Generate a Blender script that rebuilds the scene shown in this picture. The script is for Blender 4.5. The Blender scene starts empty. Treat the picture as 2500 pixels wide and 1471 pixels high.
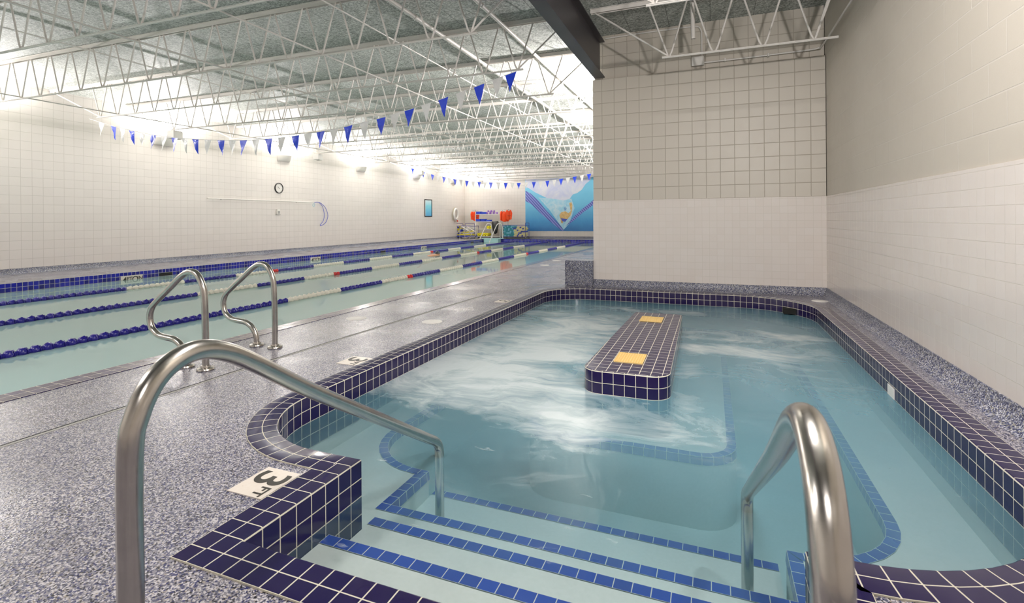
import bpy, bmesh, math, random
from mathutils import Vector, Matrix
S = bpy.context.scene
COL = S.collection
PI = math.pi
# ------------------------------------------------------------------ camera, world, exposure
TH = math.atan(487/1232.0); ROLL = 0.0068
cd = bpy.data.cameras.new('camera'); cam = bpy.data.objects.new('camera', cd); COL.objects.link(cam)
cd.sensor_width = 36; cd.sensor_fit = 'HORIZONTAL'; cd.lens = 36*1232/2500.0
cd.shift_y = -201/2500.0
rt = Vector((math.cos(TH), math.sin(TH), 0)); up = Vector((0, 0, 1)); fw = Vector((-math.sin(TH), math.cos(TH), 0))
U = up*math.cos(ROLL) + rt*math.sin(ROLL); R_ = rt*math.cos(ROLL) - up*math.sin(ROLL)
m = Matrix.Identity(4)
for i, a in enumerate((R_, U, -fw)):
    for j in range(3): m[j][i] = a[j]
m.translation = (0, 0, 1.14); cam.matrix_world = m
cd.clip_start = 0.05; cd.clip_end = 100
cd.dof.use_dof = True; cd.dof.focus_distance = 4.5; cd.dof.aperture_fstop = 6.3
S.camera = cam
w = bpy.data.worlds.new('world'); S.world = w; w.use_nodes = True
w.node_tree.nodes['Background'].inputs[0].default_value = (1, .97, .93, 1)
w.node_tree.nodes['Background'].inputs[1].default_value = 0.25
S.view_settings.view_transform = 'Standard'; S.view_settings.look = 'None'
S.view_settings.gamma = 1; S.view_settings.use_curve_mapping = False
S.view_settings.exposure = 0.56
S.cycles.max_bounces = 8; S.cycles.diffuse_bounces = 4; S.cycles.glossy_bounces = 4
S.cycles.transparent_max_bounces = 16; S.cycles.caustics_reflective = False; S.cycles.caustics_refractive = False
S.cycles.sample_clamp_indirect = 6

def area(name, loc, direction, sx, sy, power, color=(1, .955, .94)):
    l = bpy.data.lights.new(name, 'AREA'); l.shape = 'RECTANGLE'; l.size = sx; l.size_y = sy
    l.energy = power; l.color = color
    o = bpy.data.objects.new(name, l); COL.objects.link(o); o.location = loc
    o.rotation_euler = Vector(direction).to_track_quat('-Z', 'Y').to_euler(); return o
# hall sconces (the fittings themselves are built further down at the same spots)
SCY = (0.9, 5.25, 9.6, 13.9, 18.2, 22.7, 26.75)
for y in SCY: area('sconce_light', (-14.35+.16, y, 3.50), (.45, 0, 1), .5, .14, 225)
for y in (10.6, 14.9, 19.3, 23.7): area('sconce_light', (-1.87-.16, y, 3.50), (-.6, 0, 1), .5, .14, 290)
# nook fittings on the right wall and fill lights added under the ceiling, all out of the frame
area('wall_light', (1.25, 1.35, 2.95), (-.42, .90, .24), .22, .10, 105)
area('fill_light', (-.3, 2.6, 3.95), (0, 0, -1), 1.2, .16, 92)
area('fill_light', (-5.5, -1.0, 3.95), (0, 0, -1), 1.2, .3, 80)
area('fill_light', (-10, -1.0, 3.95), (0, 0, -1), 1.2, .3, 130)
area('fill_light', (0.2, -2.2, 3.6), (0, .45, -1), 1.2, .3, 45)

# ------------------------------------------------------------------ helpers
def lin(c):
    c = c/255.0
    return c/12.92 if c <= .04045 else ((c+.055)/1.055)**2.4
def rgb(r, g, b): return (lin(r), lin(g), lin(b), 1)
class N:
    """tiny node-tree builder"""
    def __init__(s, name):
        s.m = bpy.data.materials.new(name); s.m.use_nodes = True; s.t = s.m.node_tree
        s.p = s.t.nodes['Principled BSDF']; s.out = s.t.nodes['Material Output']
    def n(s, typ, **k):
        o = s.t.nodes.new(typ)
        for a, b in k.items():
            if a.startswith('_'): setattr(o, a[1:], b)
            else: o.inputs[a.replace('__', ' ')].default_value = b
        return o
    def l(s, a, b): s.t.links.new(a, b)
    def obj(s): return s.n('ShaderNodeTexCoord').outputs['Object']
    def math(s, op, a, b=None, clamp=False):
        o = s.n('ShaderNodeMath', _operation=op, _use_clamp=clamp)
        for i, v in enumerate((a, b)):
            if v is None: continue
            if hasattr(v, 'node'): s.l(v, o.inputs[i])
            else: o.inputs[i].default_value = v
        return o.outputs[0]
    def ramp(s, fac, stops, interp='LINEAR'):
        o = s.n('ShaderNodeValToRGB'); o.color_ramp.interpolation = interp; e = o.color_ramp.elements
        while len(e) < len(stops): e.new(.5)
        for el, (p, c) in zip(e, stops):
            el.position = p; el.color = c if hasattr(c, '__len__') else (c, c, c, 1)
        s.l(fac, o.inputs[0]); return o.outputs[0]
    def noise(s, vec, scale, detail=2, rough=.5, dist=0):
        o = s.n('ShaderNodeTexNoise'); o.inputs['Scale'].default_value = scale; o.inputs['Detail'].default_value = detail
        o.inputs['Roughness'].default_value = rough; o.inputs['Distortion'].default_value = dist
        if vec is not None: s.l(vec, o.inputs['Vector'])
        return o.outputs['Fac']
    def bump(s, h, strength, dist, normal=None):
        o = s.n('ShaderNodeBump'); o.inputs['Strength'].default_value = strength; o.inputs['Distance'].default_value = dist
        s.l(h, o.inputs['Height'])
        if normal is not None: s.l(normal, o.inputs['Normal'])
        return o.outputs[0]
    def mixc(s, fac, a, b, mode='MIX'):
        o = s.n('ShaderNodeMix', _data_type='RGBA', _blend_type=mode)
        for i, v in ((0, fac), (6, a), (7, b)):
            if hasattr(v, 'node'): s.l(v, o.inputs[i])
            else: o.inputs[i].default_value = v
        return o.outputs[2]
def plain(name, c, rough=.5, metal=0, bump=0, bs=60):
    q = N(name); q.p.inputs['Base Color'].default_value = c; q.p.inputs['Metallic'].default_value = metal
    v = q.obj(); f = q.noise(v, bs, 3)
    q.l(q.math('ADD', q.math('MULTIPLY', f, .12), rough-.06), q.p.inputs['Roughness'])
    q.l(q.mixc(.06, c, q.ramp(f, [(.3, .0), (.7, 1.0)]), 'OVERLAY'), q.p.inputs['Base Color'])
    if bump: q.l(q.bump(f, bump, .002), q.p.inputs['Normal'])
    return q.m
def tiles(name, axes, bw, bh, mortar, c1, c2, cm, rough=.2, off=0.0, shift=(0, 0), mrough=.7, bumpd=.002, grain=0, gs=150, bstr=.6, bias=0.0, coat=0, black=None):
    """grid of tiles or blocks; axes 'YZ','XZ','XY' in metres from object coordinates or 'UV'"""
    q = N(name)
    if axes == 'UV': vec = q.n('ShaderNodeTexCoord').outputs['UV']; sx = q.n('ShaderNodeSeparateXYZ'); q.l(vec, sx.inputs[0]); a, b = sx.outputs[0], sx.outputs[1]
    else:
        sx = q.n('ShaderNodeSeparateXYZ'); q.l(q.obj(), sx.inputs[0]); a, b = sx.outputs['XYZ'.index(axes[0])], sx.outputs['XYZ'.index(axes[1])]
    cx = q.n('ShaderNodeCombineXYZ'); q.l(q.math('ADD', a, shift[0]), cx.inputs[0]); q.l(q.math('ADD', b, shift[1]), cx.inputs[1])
    br = q.n('ShaderNodeTexBrick', _offset=off, _offset_frequency=2, _squash=1.0)
    q.l(cx.outputs[0], br.inputs['Vector'])
    for k, v in (('Color1', c1), ('Color2', c2), ('Mortar', cm), ('Scale', 1.0), ('Mortar Size', mortar), ('Mortar Smooth', .25), ('Bias', bias), ('Brick Width', bw), ('Row Height', bh)):
        br.inputs[k].default_value = v
    fac = br.outputs['Fac']
    col = br.outputs['Color']
    q.l(col, q.p.inputs['Base Color'])
    h = q.math('SUBTRACT', 1.0, fac)
    wav = q.noise(q.obj(), 9, 2)
    q.l(q.math('ADD', q.math('MULTIPLY', fac, mrough-rough), q.math('ADD', q.math('MULTIPLY', wav, .14), rough-.07)), q.p.inputs['Roughness'])
    nm = q.bump(h, bstr, bumpd)
    if grain: nm = q.bump(q.noise(q.obj(), gs, 3, .6), grain, .002, nm)
    else: nm = q.bump(wav, .12, .01, nm)
    q.l(nm, q.p.inputs['Normal'])
    if coat: q.p.inputs['Coat Weight'].default_value = coat
    return q.m
def speckle(name, stops, scale=185, rough=(.16, .5), wet=1.0, bumps=.25, coat=0):
    q = N(name); v = q.obj()
    vo = q.n('ShaderNodeTexVoronoi'); vo.inputs['Scale'].default_value = scale; q.l(v, vo.inputs['Vector'])
    sc = q.n('ShaderNodeSeparateColor'); q.l(vo.outputs['Color'], sc.inputs[0])
    base = q.ramp(sc.outputs[0], stops, 'CONSTANT')
    stain = q.ramp(q.noise(v, 1.7, 4, .6), [(.35, (.78, .78, .8, 1)), (.6, (1, 1, 1, 1))])
    q.l(q.mixc(1.0, base, stain, 'MULTIPLY'), q.p.inputs['Base Color'])
    wn = q.ramp(q.noise(v, wet, 4, .62), [(.38, rough[0]), (.66, rough[1])])
    q.l(wn, q.p.inputs['Roughness']); q.p.inputs['Coat Weight'].default_value = coat; q.p.inputs['Coat Roughness'].default_value = .26
    n1 = q.bump(vo.outputs['Distance'], bumps, .002)
    q.l(q.bump(q.noise(v, 5, 3), .35, .01, n1), q.p.inputs['Normal'])
    return q.m
def link(name, me, mat=None, parent=None, loc=None):
    o = bpy.data.objects.new(name, me); COL.objects.link(o)
    if mat is not None and not me.materials: me.materials.append(mat)
    if parent is not None: o.parent = parent
    if loc: o.location = loc
    return o
def tag(o, label=None, cat=None, group=None, kind=None):
    if label: o['label'] = label
    if cat: o['category'] = cat
    if group: o['group'] = group
    if kind: o['kind'] = kind
    return o
def empty(name, loc, label=None, cat=None, group=None, rz=0):
    o = bpy.data.objects.new(name, None); COL.objects.link(o); o.location = loc; o.rotation_euler = (0, 0, rz)
    o.empty_display_size = .05
    return tag(o, label, cat, group)
def clone(o, loc=None, rz=None, label=None, parent=None, s=None):
    c = o.copy(); COL.objects.link(c)
    if parent is not None: c.parent = parent
    if loc is not None: c.location = loc
    if rz is not None: c.rotation_euler[2] = rz
    if s is not None: c.scale = s
    if label: c['label'] = label
    for ch in list(o.children): clone(ch, parent=c)
    return c
class MB:
    def __init__(s): s.v = []; s.f = []; s.uv = {}; s.mi = {}; s.cm = 0
    def face(s, ids, uv=None):
        if uv: s.uv[len(s.f)] = uv
        s.mi[len(s.f)] = s.cm; s.f.append(tuple(ids))
    def add(s, vs): b = len(s.v); s.v += [tuple(x) for x in vs]; return b
    def box(s, a, b, M=None):
        (x0, y0, z0), (x1, y1, z1) = a, b
        vs = [Vector(p) for p in ((x0,y0,z0),(x1,y0,z0),(x1,y1,z0),(x0,y1,z0),(x0,y0,z1),(x1,y0,z1),(x1,y1,z1),(x0,y1,z1))]
        if M: vs = [M @ p for p in vs]
        i = s.add(vs)
        for f in ((3,2,1,0),(4,5,6,7),(0,1,5,4),(1,2,6,5),(2,3,7,6),(3,0,4,7)): s.face([i+k for k in f])
        return s
    def tube(s, pts, r, n=12, cap=True, closed=False, sq=1.0):
        pts = [Vector(p) for p in pts]; rings = []; L = len(pts)
        nrm = None
        for i, p in enumerate(pts):
            if closed: t = (pts[(i+1) % L]-pts[i-1])
            else: t = pts[min(i+1, L-1)]-pts[max(i-1, 0)]
            t.normalize()
            if nrm is None:
                a = Vector((0, 0, 1)) if abs(t.z) < .9 else Vector((1, 0, 0)); nrm = t.cross(a).normalized()
            else:
                nrm = (nrm - t*nrm.dot(t)).normalized()
            b = t.cross(nrm)
            rr = r[i] if hasattr(r, '__len__') else r
            rings.append(s.add([p+(nrm*math.cos(2*PI*k/n)+b*math.sin(2*PI*k/n)*sq)*rr for k in range(n)]))
        for i in range(L if closed else L-1):
            a, c = rings[i], rings[(i+1) % L]
            for k in range(n): s.face((a+k, a+(k+1) % n, c+(k+1) % n, c+k))
        if cap and not closed:
            s.face([rings[0]+k for k in reversed(range(n))]); s.face([rings[-1]+k for k in range(n)])
        return s
    def lathe(s, prof, n=24, M=None):
        rings = []
        for (r, z) in prof:
            vs = [Vector((r*math.cos(2*PI*k/n), r*math.sin(2*PI*k/n), z)) for k in range(n)]
            if M: vs = [M @ p for p in vs]
            rings.append(s.add(vs))
        for a, c in zip(rings, rings[1:]):
            for k in range(n): s.face((a+k, a+(k+1) % n, c+(k+1) % n, c+k))
        if prof[0] == prof[-1]: return s
        if prof[0][0] > 1e-6: s.face([rings[0]+k for k in reversed(range(n))])
        if prof[-1][0] > 1e-6: s.face([rings[-1]+k for k in range(n)])
        return s
    def prism(s, poly, y0, y1, plane='XZ', M=None):
        """extrude polygon (a,b) along the remaining axis"""
        def P(a, b, t): return Vector({'XZ': (a, t, b), 'XY': (a, b, t), 'YZ': (t, a, b)}[plane])
        A = [P(a, b, y0) for a, b in poly]; B = [P(a, b, y1) for a, b in poly]
        if M: A = [M @ p for p in A]; B = [M @ p for p in B]
        i = s.add(A); j = s.add(B); n = len(poly)
        s.face([i+k for k in range(n)]); s.face([j+k for k in reversed(range(n))])
        for k in range(n): s.face((i+(k+1) % n, i+k, j+k, j+(k+1) % n))
        return s
    def mesh(s, name, mats=None, smooth=True, angle=.6, bevel=0):
        me = bpy.data.meshes.new(name); me.from_pydata(s.v, [], s.f)
        if s.uv:
            ul = me.uv_layers.new(name='UVMap')
            for fi, uvs in s.uv.items():
                for li, q in zip(me.polygons[fi].loop_indices, uvs): ul.data[li].uv = q
        for fi, mi in s.mi.items(): me.polygons[fi].material_index = mi
        if not s.uv:
            bm = bmesh.new(); bm.from_mesh(me)
            bmesh.ops.recalc_face_normals(bm, faces=bm.faces)
            if bevel:
                bmesh.ops.bevel(bm, geom=[e for e in bm.edges if len(e.link_faces) == 2 and e.calc_face_angle(0) > .7], offset=bevel, segments=2, affect='EDGES', clamp_overlap=True)
            bm.to_mesh(me); bm.free()
        if mats:
            for x in (mats if isinstance(mats, (list, tuple)) else [mats]): me.materials.append(x)
        if smooth:
            for p in me.polygons: p.use_smooth = True
            me.set_sharp_from_angle(angle=angle)
        me.update(); return me
    def build(s, name, mat=None, parent=None, loc=None, **k): return link(name, s.mesh(name, mat, **k), None, parent, loc)
def cr(pts, k=6, closed=False):
    """Catmull-Rom through points"""
    P = [Vector(p) for p in pts]; out = []; n = len(P)
    for i in range(n if closed else n-1):
        p0 = P[i-1] if (closed or i) else P[0]; p1 = P[i]; p2 = P[(i+1) % n]
        p3 = P[(i+2) % n] if closed else P[min(i+2, n-1)]
        for j in range(k):
            t = j/k; out.append(.5*((2*p1)+(p2-p0)*t+(2*p0-5*p1+4*p2-p3)*t*t+(3*p1-p0-3*p2+p3)*t**3))
    if not closed: out.append(P[-1])
    return out
def fillet_path(pts, seg=12):
    """pts: (x, y, radius); closed polygon with rounded corners"""
    out = []; n = len(pts)
    for i in range(n):
        a, b, c = Vector(pts[i-1][:2]), Vector(pts[i][:2]), Vector(pts[(i+1) % n][:2]); r = pts[i][2]
        if r == 0: out.append(b); continue
        u, v = (a-b).normalized(), (c-b).normalized(); ang = u.angle(v); d = r/math.tan(ang/2)
        p, q = b+u*d, b+v*d; cen = b+(u+v).normalized()*(r/math.sin(ang/2))
        a0 = math.atan2(p.y-cen.y, p.x-cen.x); a1 = math.atan2(q.y-cen.y, q.x-cen.x)
        while a1-a0 > PI: a1 -= 2*PI
        while a1-a0 < -PI: a1 += 2*PI
        for k in range(seg+1): t = a0+(a1-a0)*k/seg; out.append(Vector((cen.x+r*math.cos(t), cen.y+r*math.sin(t))))
    return out
def offset_path(P, d):
    """offset a closed path outwards (path counter-clockwise)"""
    out = []; n = len(P)
    for i in range(n):
        a = (P[i]-P[i-1]).normalized(); b = (P[(i+1) % n]-P[i]).normalized()
        n1 = Vector((a.y, -a.x)); n2 = Vector((b.y, -b.x)); out.append(P[i]+(n1+n2)/(1+n1.dot(n2))*d)
    return out
def sweep(mb, P, prof, tile, closed=True):
    """sweep profile [(offset, z, v)] round path; uv in tile units"""
    n = len(P); L = [0]
    for i in range(n if closed else n-1): L.append(L[-1]+(P[(i+1) % n]-P[i]).length)
    k = round(L[-1]/tile)/L[-1]
    if closed: rows = [offset_path(P, o) for o, z, v in prof]
    else:
        rows = []
        for o, z, v in prof:
            row = []
            for i in range(n):
                a = (P[i]-P[max(i-1, 0)]) if i else (P[1]-P[0]); b = (P[min(i+1, n-1)]-P[i]) if i < n-1 else (P[i]-P[i-1])
                a = a.normalized(); b = b.normalized(); n1 = Vector((a.y, -a.x)); n2 = Vector((b.y, -b.x)); row.append(P[i]+(n1+n2)/(1+n1.dot(n2))*o)
            rows.append(row)
    sharp = [False]*n
    for i in range(n):
        if closed or 0 < i < n-1: sharp[i] = (P[i]-P[i-1]).normalized().dot((P[(i+1) % n]-P[i]).normalized()) < .8
    ids = [mb.add([(p.x, p.y, prof[j][1]) for p in rows[j]]) for j in range(len(prof))]
    for j in range(len(prof)-1):
        for i in range(n if closed else n-1):
            a, b = i, (i+1) % n; v0, v1 = prof[j][2], prof[j+1][2]; d = (P[b]-P[a]).normalized(); u0, u1 = L[i]*k, L[i+1]*k
            def uu(row, q_, u_):
                # right-angled tiles up to the mitre at sharp corners, tapering tiles round the curves
                if not sharp[q_]: return u_
                return u0+(row[q_]-P[a]).dot(d)*k
            mb.face((ids[j]+a, ids[j]+b, ids[j+1]+b, ids[j+1]+a), [(uu(rows[j], a, u0), v0), (uu(rows[j], b, u1), v0), (uu(rows[j+1], b, u1), v1), (uu(rows[j+1], a, u0), v1)])
def fill_loops(name, loops, z, mat):
    bm = bmesh.new(); es = []
    for lp in loops:
        vs = [bm.verts.new((p[0], p[1], z)) for p in lp]
        es += [bm.edges.new((vs[i], vs[(i+1) % len(vs)])) for i in range(len(vs))]
    bmesh.ops.triangle_fill(bm, use_beauty=True, edges=es)
    for f in bm.faces:
        if f.normal.z < 0: f.normal_flip()
    me = bpy.data.meshes.new(name); bm.to_mesh(me); bm.free(); me.materials.append(mat); return me

# ------------------------------------------------------------------ materials
M_steelpaint = plain('white_joist_paint', rgb(218, 213, 206), .45)
M_beam = plain('dark_beam_paint', rgb(62, 58, 62), .38, bump=.3, bs=120)
M_cmu_hall = tiles('hall_block', 'YZ', .2032, .2032, .004, rgb(226, 219, 213), rgb(223, 216, 210), rgb(203, 196, 188), .42, 0, (.05, .083), .6, .003, .10, 160)
M_cmu_far = tiles('far_block', 'XZ', .2032, .2032, .004, rgb(226, 219, 213), rgb(223, 216, 210), rgb(203, 196, 188), .42, 0, (.05, .083), .6, .003, .10, 160)
GR1, GR2, GRM = rgb(196, 188, 175), rgb(194, 186, 173), rgb(172, 163, 149)
M_cmu_spa = tiles('spa_block', 'XZ', .2032, .2032, .006, GR1, GR2, GRM, .42, 0, (.07, -1.44+.2032*8), .6, .004, .22, 150)
M_cmu_right = tiles('right_block', 'YZ', .4064, .2032, .005, GR1, GR2, rgb(200, 193, 182), .42, .5, (0, -1.44+.2032*8), .6, .004, .22, 150)
WT1, WT2, WTM = rgb(222, 214, 207), rgb(220, 211, 203), rgb(204, 196, 185)
M_wt_x = tiles('white_tile_x', 'XZ', .108, .108, .0022, WT1, WT2, WTM, .16, 0, (.03, -.12), .5, .001)
M_wt_y = tiles('white_tile_y', 'YZ', .108, .108, .0022, WT1, WT2, WTM, .16, 0, (.0, -.12), .5, .001)
NV1, NV2, GRT = rgb(24, 17, 66), rgb(36, 26, 68), rgb(208, 202, 182)
M_navy = tiles('navy_tile', 'UV', 1, 1, .034, NV1, NV2, GRT, .13, 0, (0, 0), .6, .0015, bstr=.8)
M_navy_top = tiles('navy_tile_top', 'XY', .0805, .086, .003, NV1, NV2, GRT, .22, 0, (.935, -3.74), .6, .0015, bstr=.8)
M_poolrim = tiles('pool_rim_tile', 'XY', .09, .085, .003, rgb(44, 34, 92), rgb(58, 44, 70), GRT, .17, 0, (4.37, 0), .6, .0015, bstr=.8)
M_band_y = tiles('pool_band_y', 'YZ', .085, .085, .003, rgb(24, 28, 150), rgb(14, 14, 70), GRT, .15, 0, (0, 0), .6, .0015, bias=-.35)
M_band_x = tiles('pool_band_x', 'XZ', .085, .085, .003, rgb(24, 28, 150), rgb(14, 14, 70), GRT, .15, 0, (0, 0), .6, .0015, bias=-.35)
M_trim = tiles('blue_trim', 'UV', 1, 1, .03, rgb(20, 60, 170), rgb(24, 52, 150), rgb(205, 210, 205), .3)
DK = [(0, rgb(198, 193, 196)), (.24, rgb(138, 135, 143)), (.50, rgb(88, 88, 110)), (.68, rgb(40, 44, 98)), (.80, rgb(26, 24, 34)), (.93, rgb(160, 150, 140))]
M_deck = speckle('deck_granules', DK, 185, (.20, .48), 1.0, .3, .2)
CK = [(0, rgb(190, 190, 196)), (.22, rgb(116, 118, 130)), (.48, rgb(66, 72, 108)), (.70, rgb(30, 34, 66)), (.86, rgb(150, 146, 132))]
M_cove = speckle('cove_granules', CK, 150, (.4, .6), 1.0, .3)
M_stain = plain('stainless', (.50, .47, .43, 1), .24, 1.0, .05, 30)
q = N('ceiling_panel'); v = q.obj()
nz = q.noise(v, 34, 6, .85)
base = q.ramp(nz, [(.38, rgb(104, 110, 102)), (.48, rgb(172, 177, 169)), (.58, rgb(238, 240, 234))])
sx = q.n('ShaderNodeSeparateXYZ'); q.l(v, sx.inputs[0]); cx = q.n('ShaderNodeCombineXYZ'); q.l(sx.outputs[1], cx.inputs[0]); q.l(sx.outputs[0], cx.inputs[1])
br = q.n('ShaderNodeTexBrick', _offset=.5, _offset_frequency=2)
for k, vv in (('Color1', (1, 1, 1, 1)), ('Color2', (.93, .93, .93, 1)), ('Mortar', (.45, .45, .44, 1)), ('Scale', 1.0), ('Mortar Size', .006), ('Brick Width', 3.31), ('Row Height', .61)): br.inputs[k].default_value = vv
q.l(cx.outputs[0], br.inputs['Vector'])
q.l(q.mixc(1.0, base, br.outputs['Color'], 'MULTIPLY'), q.p.inputs['Base Color'])
q.p.inputs['Roughness'].default_value = .55
q.l(q.bump(nz, 1.0, .02), q.p.inputs['Normal']); M_ceil = q.m
M_plaster = plain('pool_plaster', rgb(222, 232, 228), .6)
M_spaplaster = plain('spa_plaster', rgb(214, 222, 214), .6)
M_white = plain('white_plastic', rgb(232, 228, 222), .4)
M_black = plain('black_plastic', rgb(28, 26, 26), .4)
M_grey = plain('grey_plastic', rgb(160, 158, 152), .5)
M_markwhite = plain('marker_white', rgb(224, 214, 202), .3)
M_markink = plain('marker_ink', rgb(48, 44, 38), .4)
M_floatblue = plain('float_blue', rgb(36, 30, 130), .3)
M_floatwhite = plain('float_white', rgb(232, 226, 212), .3)
M_floatred = plain('float_red', rgb(200, 30, 32), .3)
M_orange = plain('orange_fabric', rgb(240, 78, 22), .7)
M_yellow = plain('yellow_foam', rgb(238, 222, 40), .7)
M_blue = plain('blue_foam', rgb(40, 70, 190), .7)
M_purple = plain('purple_foam', rgb(130, 80, 175), .7)
M_purpleframe = plain('purple_frame', rgb(78, 66, 140), .4)
M_teal = plain('teal_foam', rgb(60, 160, 170), .7)
M_ltteal = plain('light_teal_foam', rgb(140, 205, 225), .7)
M_cream = plain('cream_foam', rgb(240, 230, 165), .7)
M_indigo = plain('indigo_foam', rgb(76, 88, 180), .7)
M_whitefoam = plain('white_foam', rgb(232, 230, 222), .7)
M_aqua = plain('aqua_step', rgb(176, 214, 216), .4)
M_grate = plain('tan_grate', rgb(226, 196, 128), .5)
M_dark = plain('dark_void', rgb(14, 14, 10), .8)
M_skin = plain('skin', rgb(205, 150, 118), .5)
def water(name, absorb, dens, murk=0.0, murkcol=(.5, .7, .72, 1), foam=False, bumps=.05, bscale=1.5, bdist=.02):
    q = N(name); q.t.nodes.remove(q.p); v = q.obj()
    tr = q.n('ShaderNodeBsdfTransparent'); gl = q.n('ShaderNodeBsdfGlossy'); gl.inputs['Roughness'].default_value = .04 if not foam else .22
    fr = q.n('ShaderNodeFresnel'); fr.inputs['IOR'].default_value = 1.33
    mp = q.n('ShaderNodeMapping'); mp.inputs['Scale'].default_value = (1, .45, 1); q.l(v, mp.inputs[0])
    h = q.noise(mp.outputs[0], bscale, 4, .55, .6); nm = q.bump(h, bumps, bdist)
    q.l(nm, gl.inputs['Normal']); q.l(nm, fr.inputs['Normal'])
    under = tr.outputs[0]
    if murk or foam:
        df = q.n('ShaderNodeBsdfDiffuse'); df.inputs[0].default_value = murkcol
        mx = q.n('ShaderNodeMixShader'); mx.inputs[0].default_value = murk; q.l(under, mx.inputs[1]); q.l(df.outputs[0], mx.inputs[2]); under = mx.outputs[0]
        if foam:  # fine bubbles cloud the water more towards the jets
            s0 = q.n('ShaderNodeSeparateXYZ'); q.l(v, s0.inputs[0]); cl_n = q.math('ADD', s0.outputs[1], q.math('MULTIPLY', q.noise(v, 1.3, 3), 1.4))
            q.l(q.ramp(q.math('MULTIPLY', cl_n, .1), [(.24, .10), (.36, .40), (.5, .60)]), mx.inputs[0])
    if foam:
        # drifting bubbles: where the jets stir the water, streaked along the flow
        sep = q.n('ShaderNodeSeparateXYZ'); q.l(v, sep.inputs[0]); X, Y = sep.outputs[0], sep.outputs[1]
        def blob(cx_, cy_, sx_, sy_, amp):
            a = q.math('DIVIDE', q.math('SUBTRACT', X, cx_), sx_); b = q.math('DIVIDE', q.math('SUBTRACT', Y, cy_), sy_)
            d = q.math('ADD', q.math('MULTIPLY', a, a), q.math('MULTIPLY', b, b))
            return q.math('MULTIPLY', q.math('POWER', 2.718, q.math('MULTIPLY', d, -1.0)), amp)
        jets = [(-1.9, 4.1, .60, .9, .95), (-1.4, 5.0, .7, .9, .6), (-1.7, 6.4, .75, 1.0, .75), (-1.6, 3.3, .7, .35, .4), (.35, 5.5, .65, .8, .72), (-.5, 7.4, 1.3, .35, .34), (-.85, 2.95, .30, .65, .55), (-1.15, 3.5, .5, .5, .45), (-2.35, 5.2, .16, 2.4, .45), (.95, 6.2, .35, .6, .4), (-.15, 3.35, .38, .40, .42), (-.2, 5.0, .12, 1.4, .3), (.9, 4.4, .3, .5, .12)]
        dens_ = None
        for j in jets:
            b_ = blob(*j); dens_ = b_ if dens_ is None else q.math('ADD', dens_, b_)
        mp2 = q.n('ShaderNodeMapping'); mp2.inputs['Rotation'].default_value = (0, 0, -.30); mp2.inputs['Scale'].default_value = (.75, 1.7, 1); q.l(v, mp2.inputs[0])
        wp = q.n('ShaderNodeTexNoise'); wp.inputs['Scale'].default_value = .9; wp.inputs['Detail'].default_value = 3; q.l(v, wp.inputs['Vector'])
        va_ = q.n('ShaderNodeVectorMath', _operation='MULTIPLY_ADD'); q.l(wp.outputs['Color'], va_.inputs[0]); va_.inputs[1].default_value = (1.5, 1.5, 0); q.l(mp2.outputs[0], va_.inputs[2])
        st = q.noise(va_.outputs[0], 1.15, 12, .60, .5)
        st2 = q.noise(va_.outputs[0], 7, 8, .7, .4)
        pat = q.math('ADD', q.math('MULTIPLY', st, .78), q.math('MULTIPLY', st2, .22))
        fm = q.math('MULTIPLY', q.math('SUBTRACT', q.math('ADD', q.math('MULTIPLY', pat, 1.5), q.math('MULTIPLY', dens_, .46)), .88), 2.5, True)
        fm = q.math('MULTIPLY', fm, q.math('ADD', q.math('MULTIPLY', dens_, 1.9), .18, True))
        vo = q.n('ShaderNodeTexNoise'); vo.inputs['Scale'].default_value = 4.5; vo.inputs['Detail'].default_value = 9; vo.inputs['Roughness'].default_value = .65; vo.inputs['Distortion'].default_value = .3; q.l(mp2.outputs[0], vo.inputs['Vector'])
        fl = q.ramp(vo.outputs['Fac'], [(.66, 0.0), (.74, .5)])
        fm = q.math('MINIMUM', q.math('ADD', fm, fl), .80)
        fd = q.n('ShaderNodeBsdfDiffuse'); fd.inputs[0].default_value = rgb(208, 216, 216)
        mx = q.n('ShaderNodeMixShader'); q.l(fm, mx.inputs[0]); q.l(under, mx.inputs[1]); q.l(fd.outputs[0], mx.inputs[2]); under = mx.outputs[0]
    mo = q.n('ShaderNodeMixShader'); q.l(fr.outputs[0], mo.inputs[0]); q.l(under, mo.inputs[1]); q.l(gl.outputs[0], mo.inputs[2])
    q.l(mo.outputs[0], q.out.inputs['Surface'])
    va = q.n('ShaderNodeVolumeAbsorption'); va.inputs['Color'].default_value = absorb; va.inputs['Density'].default_value = dens
    q.l(va.outputs[0], q.out.inputs['Volume']); return q.m
M_poolwater = water('pool_water', (.45, .92, .96, 1), .10, .55, rgb(206, 242, 238), False, .10, .9, .02)
M_spawater = water('spa_water', (.20, .66, .82, 1), .42, .26, rgb(112, 162, 178), True, .35, 2.2, .04)

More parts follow.
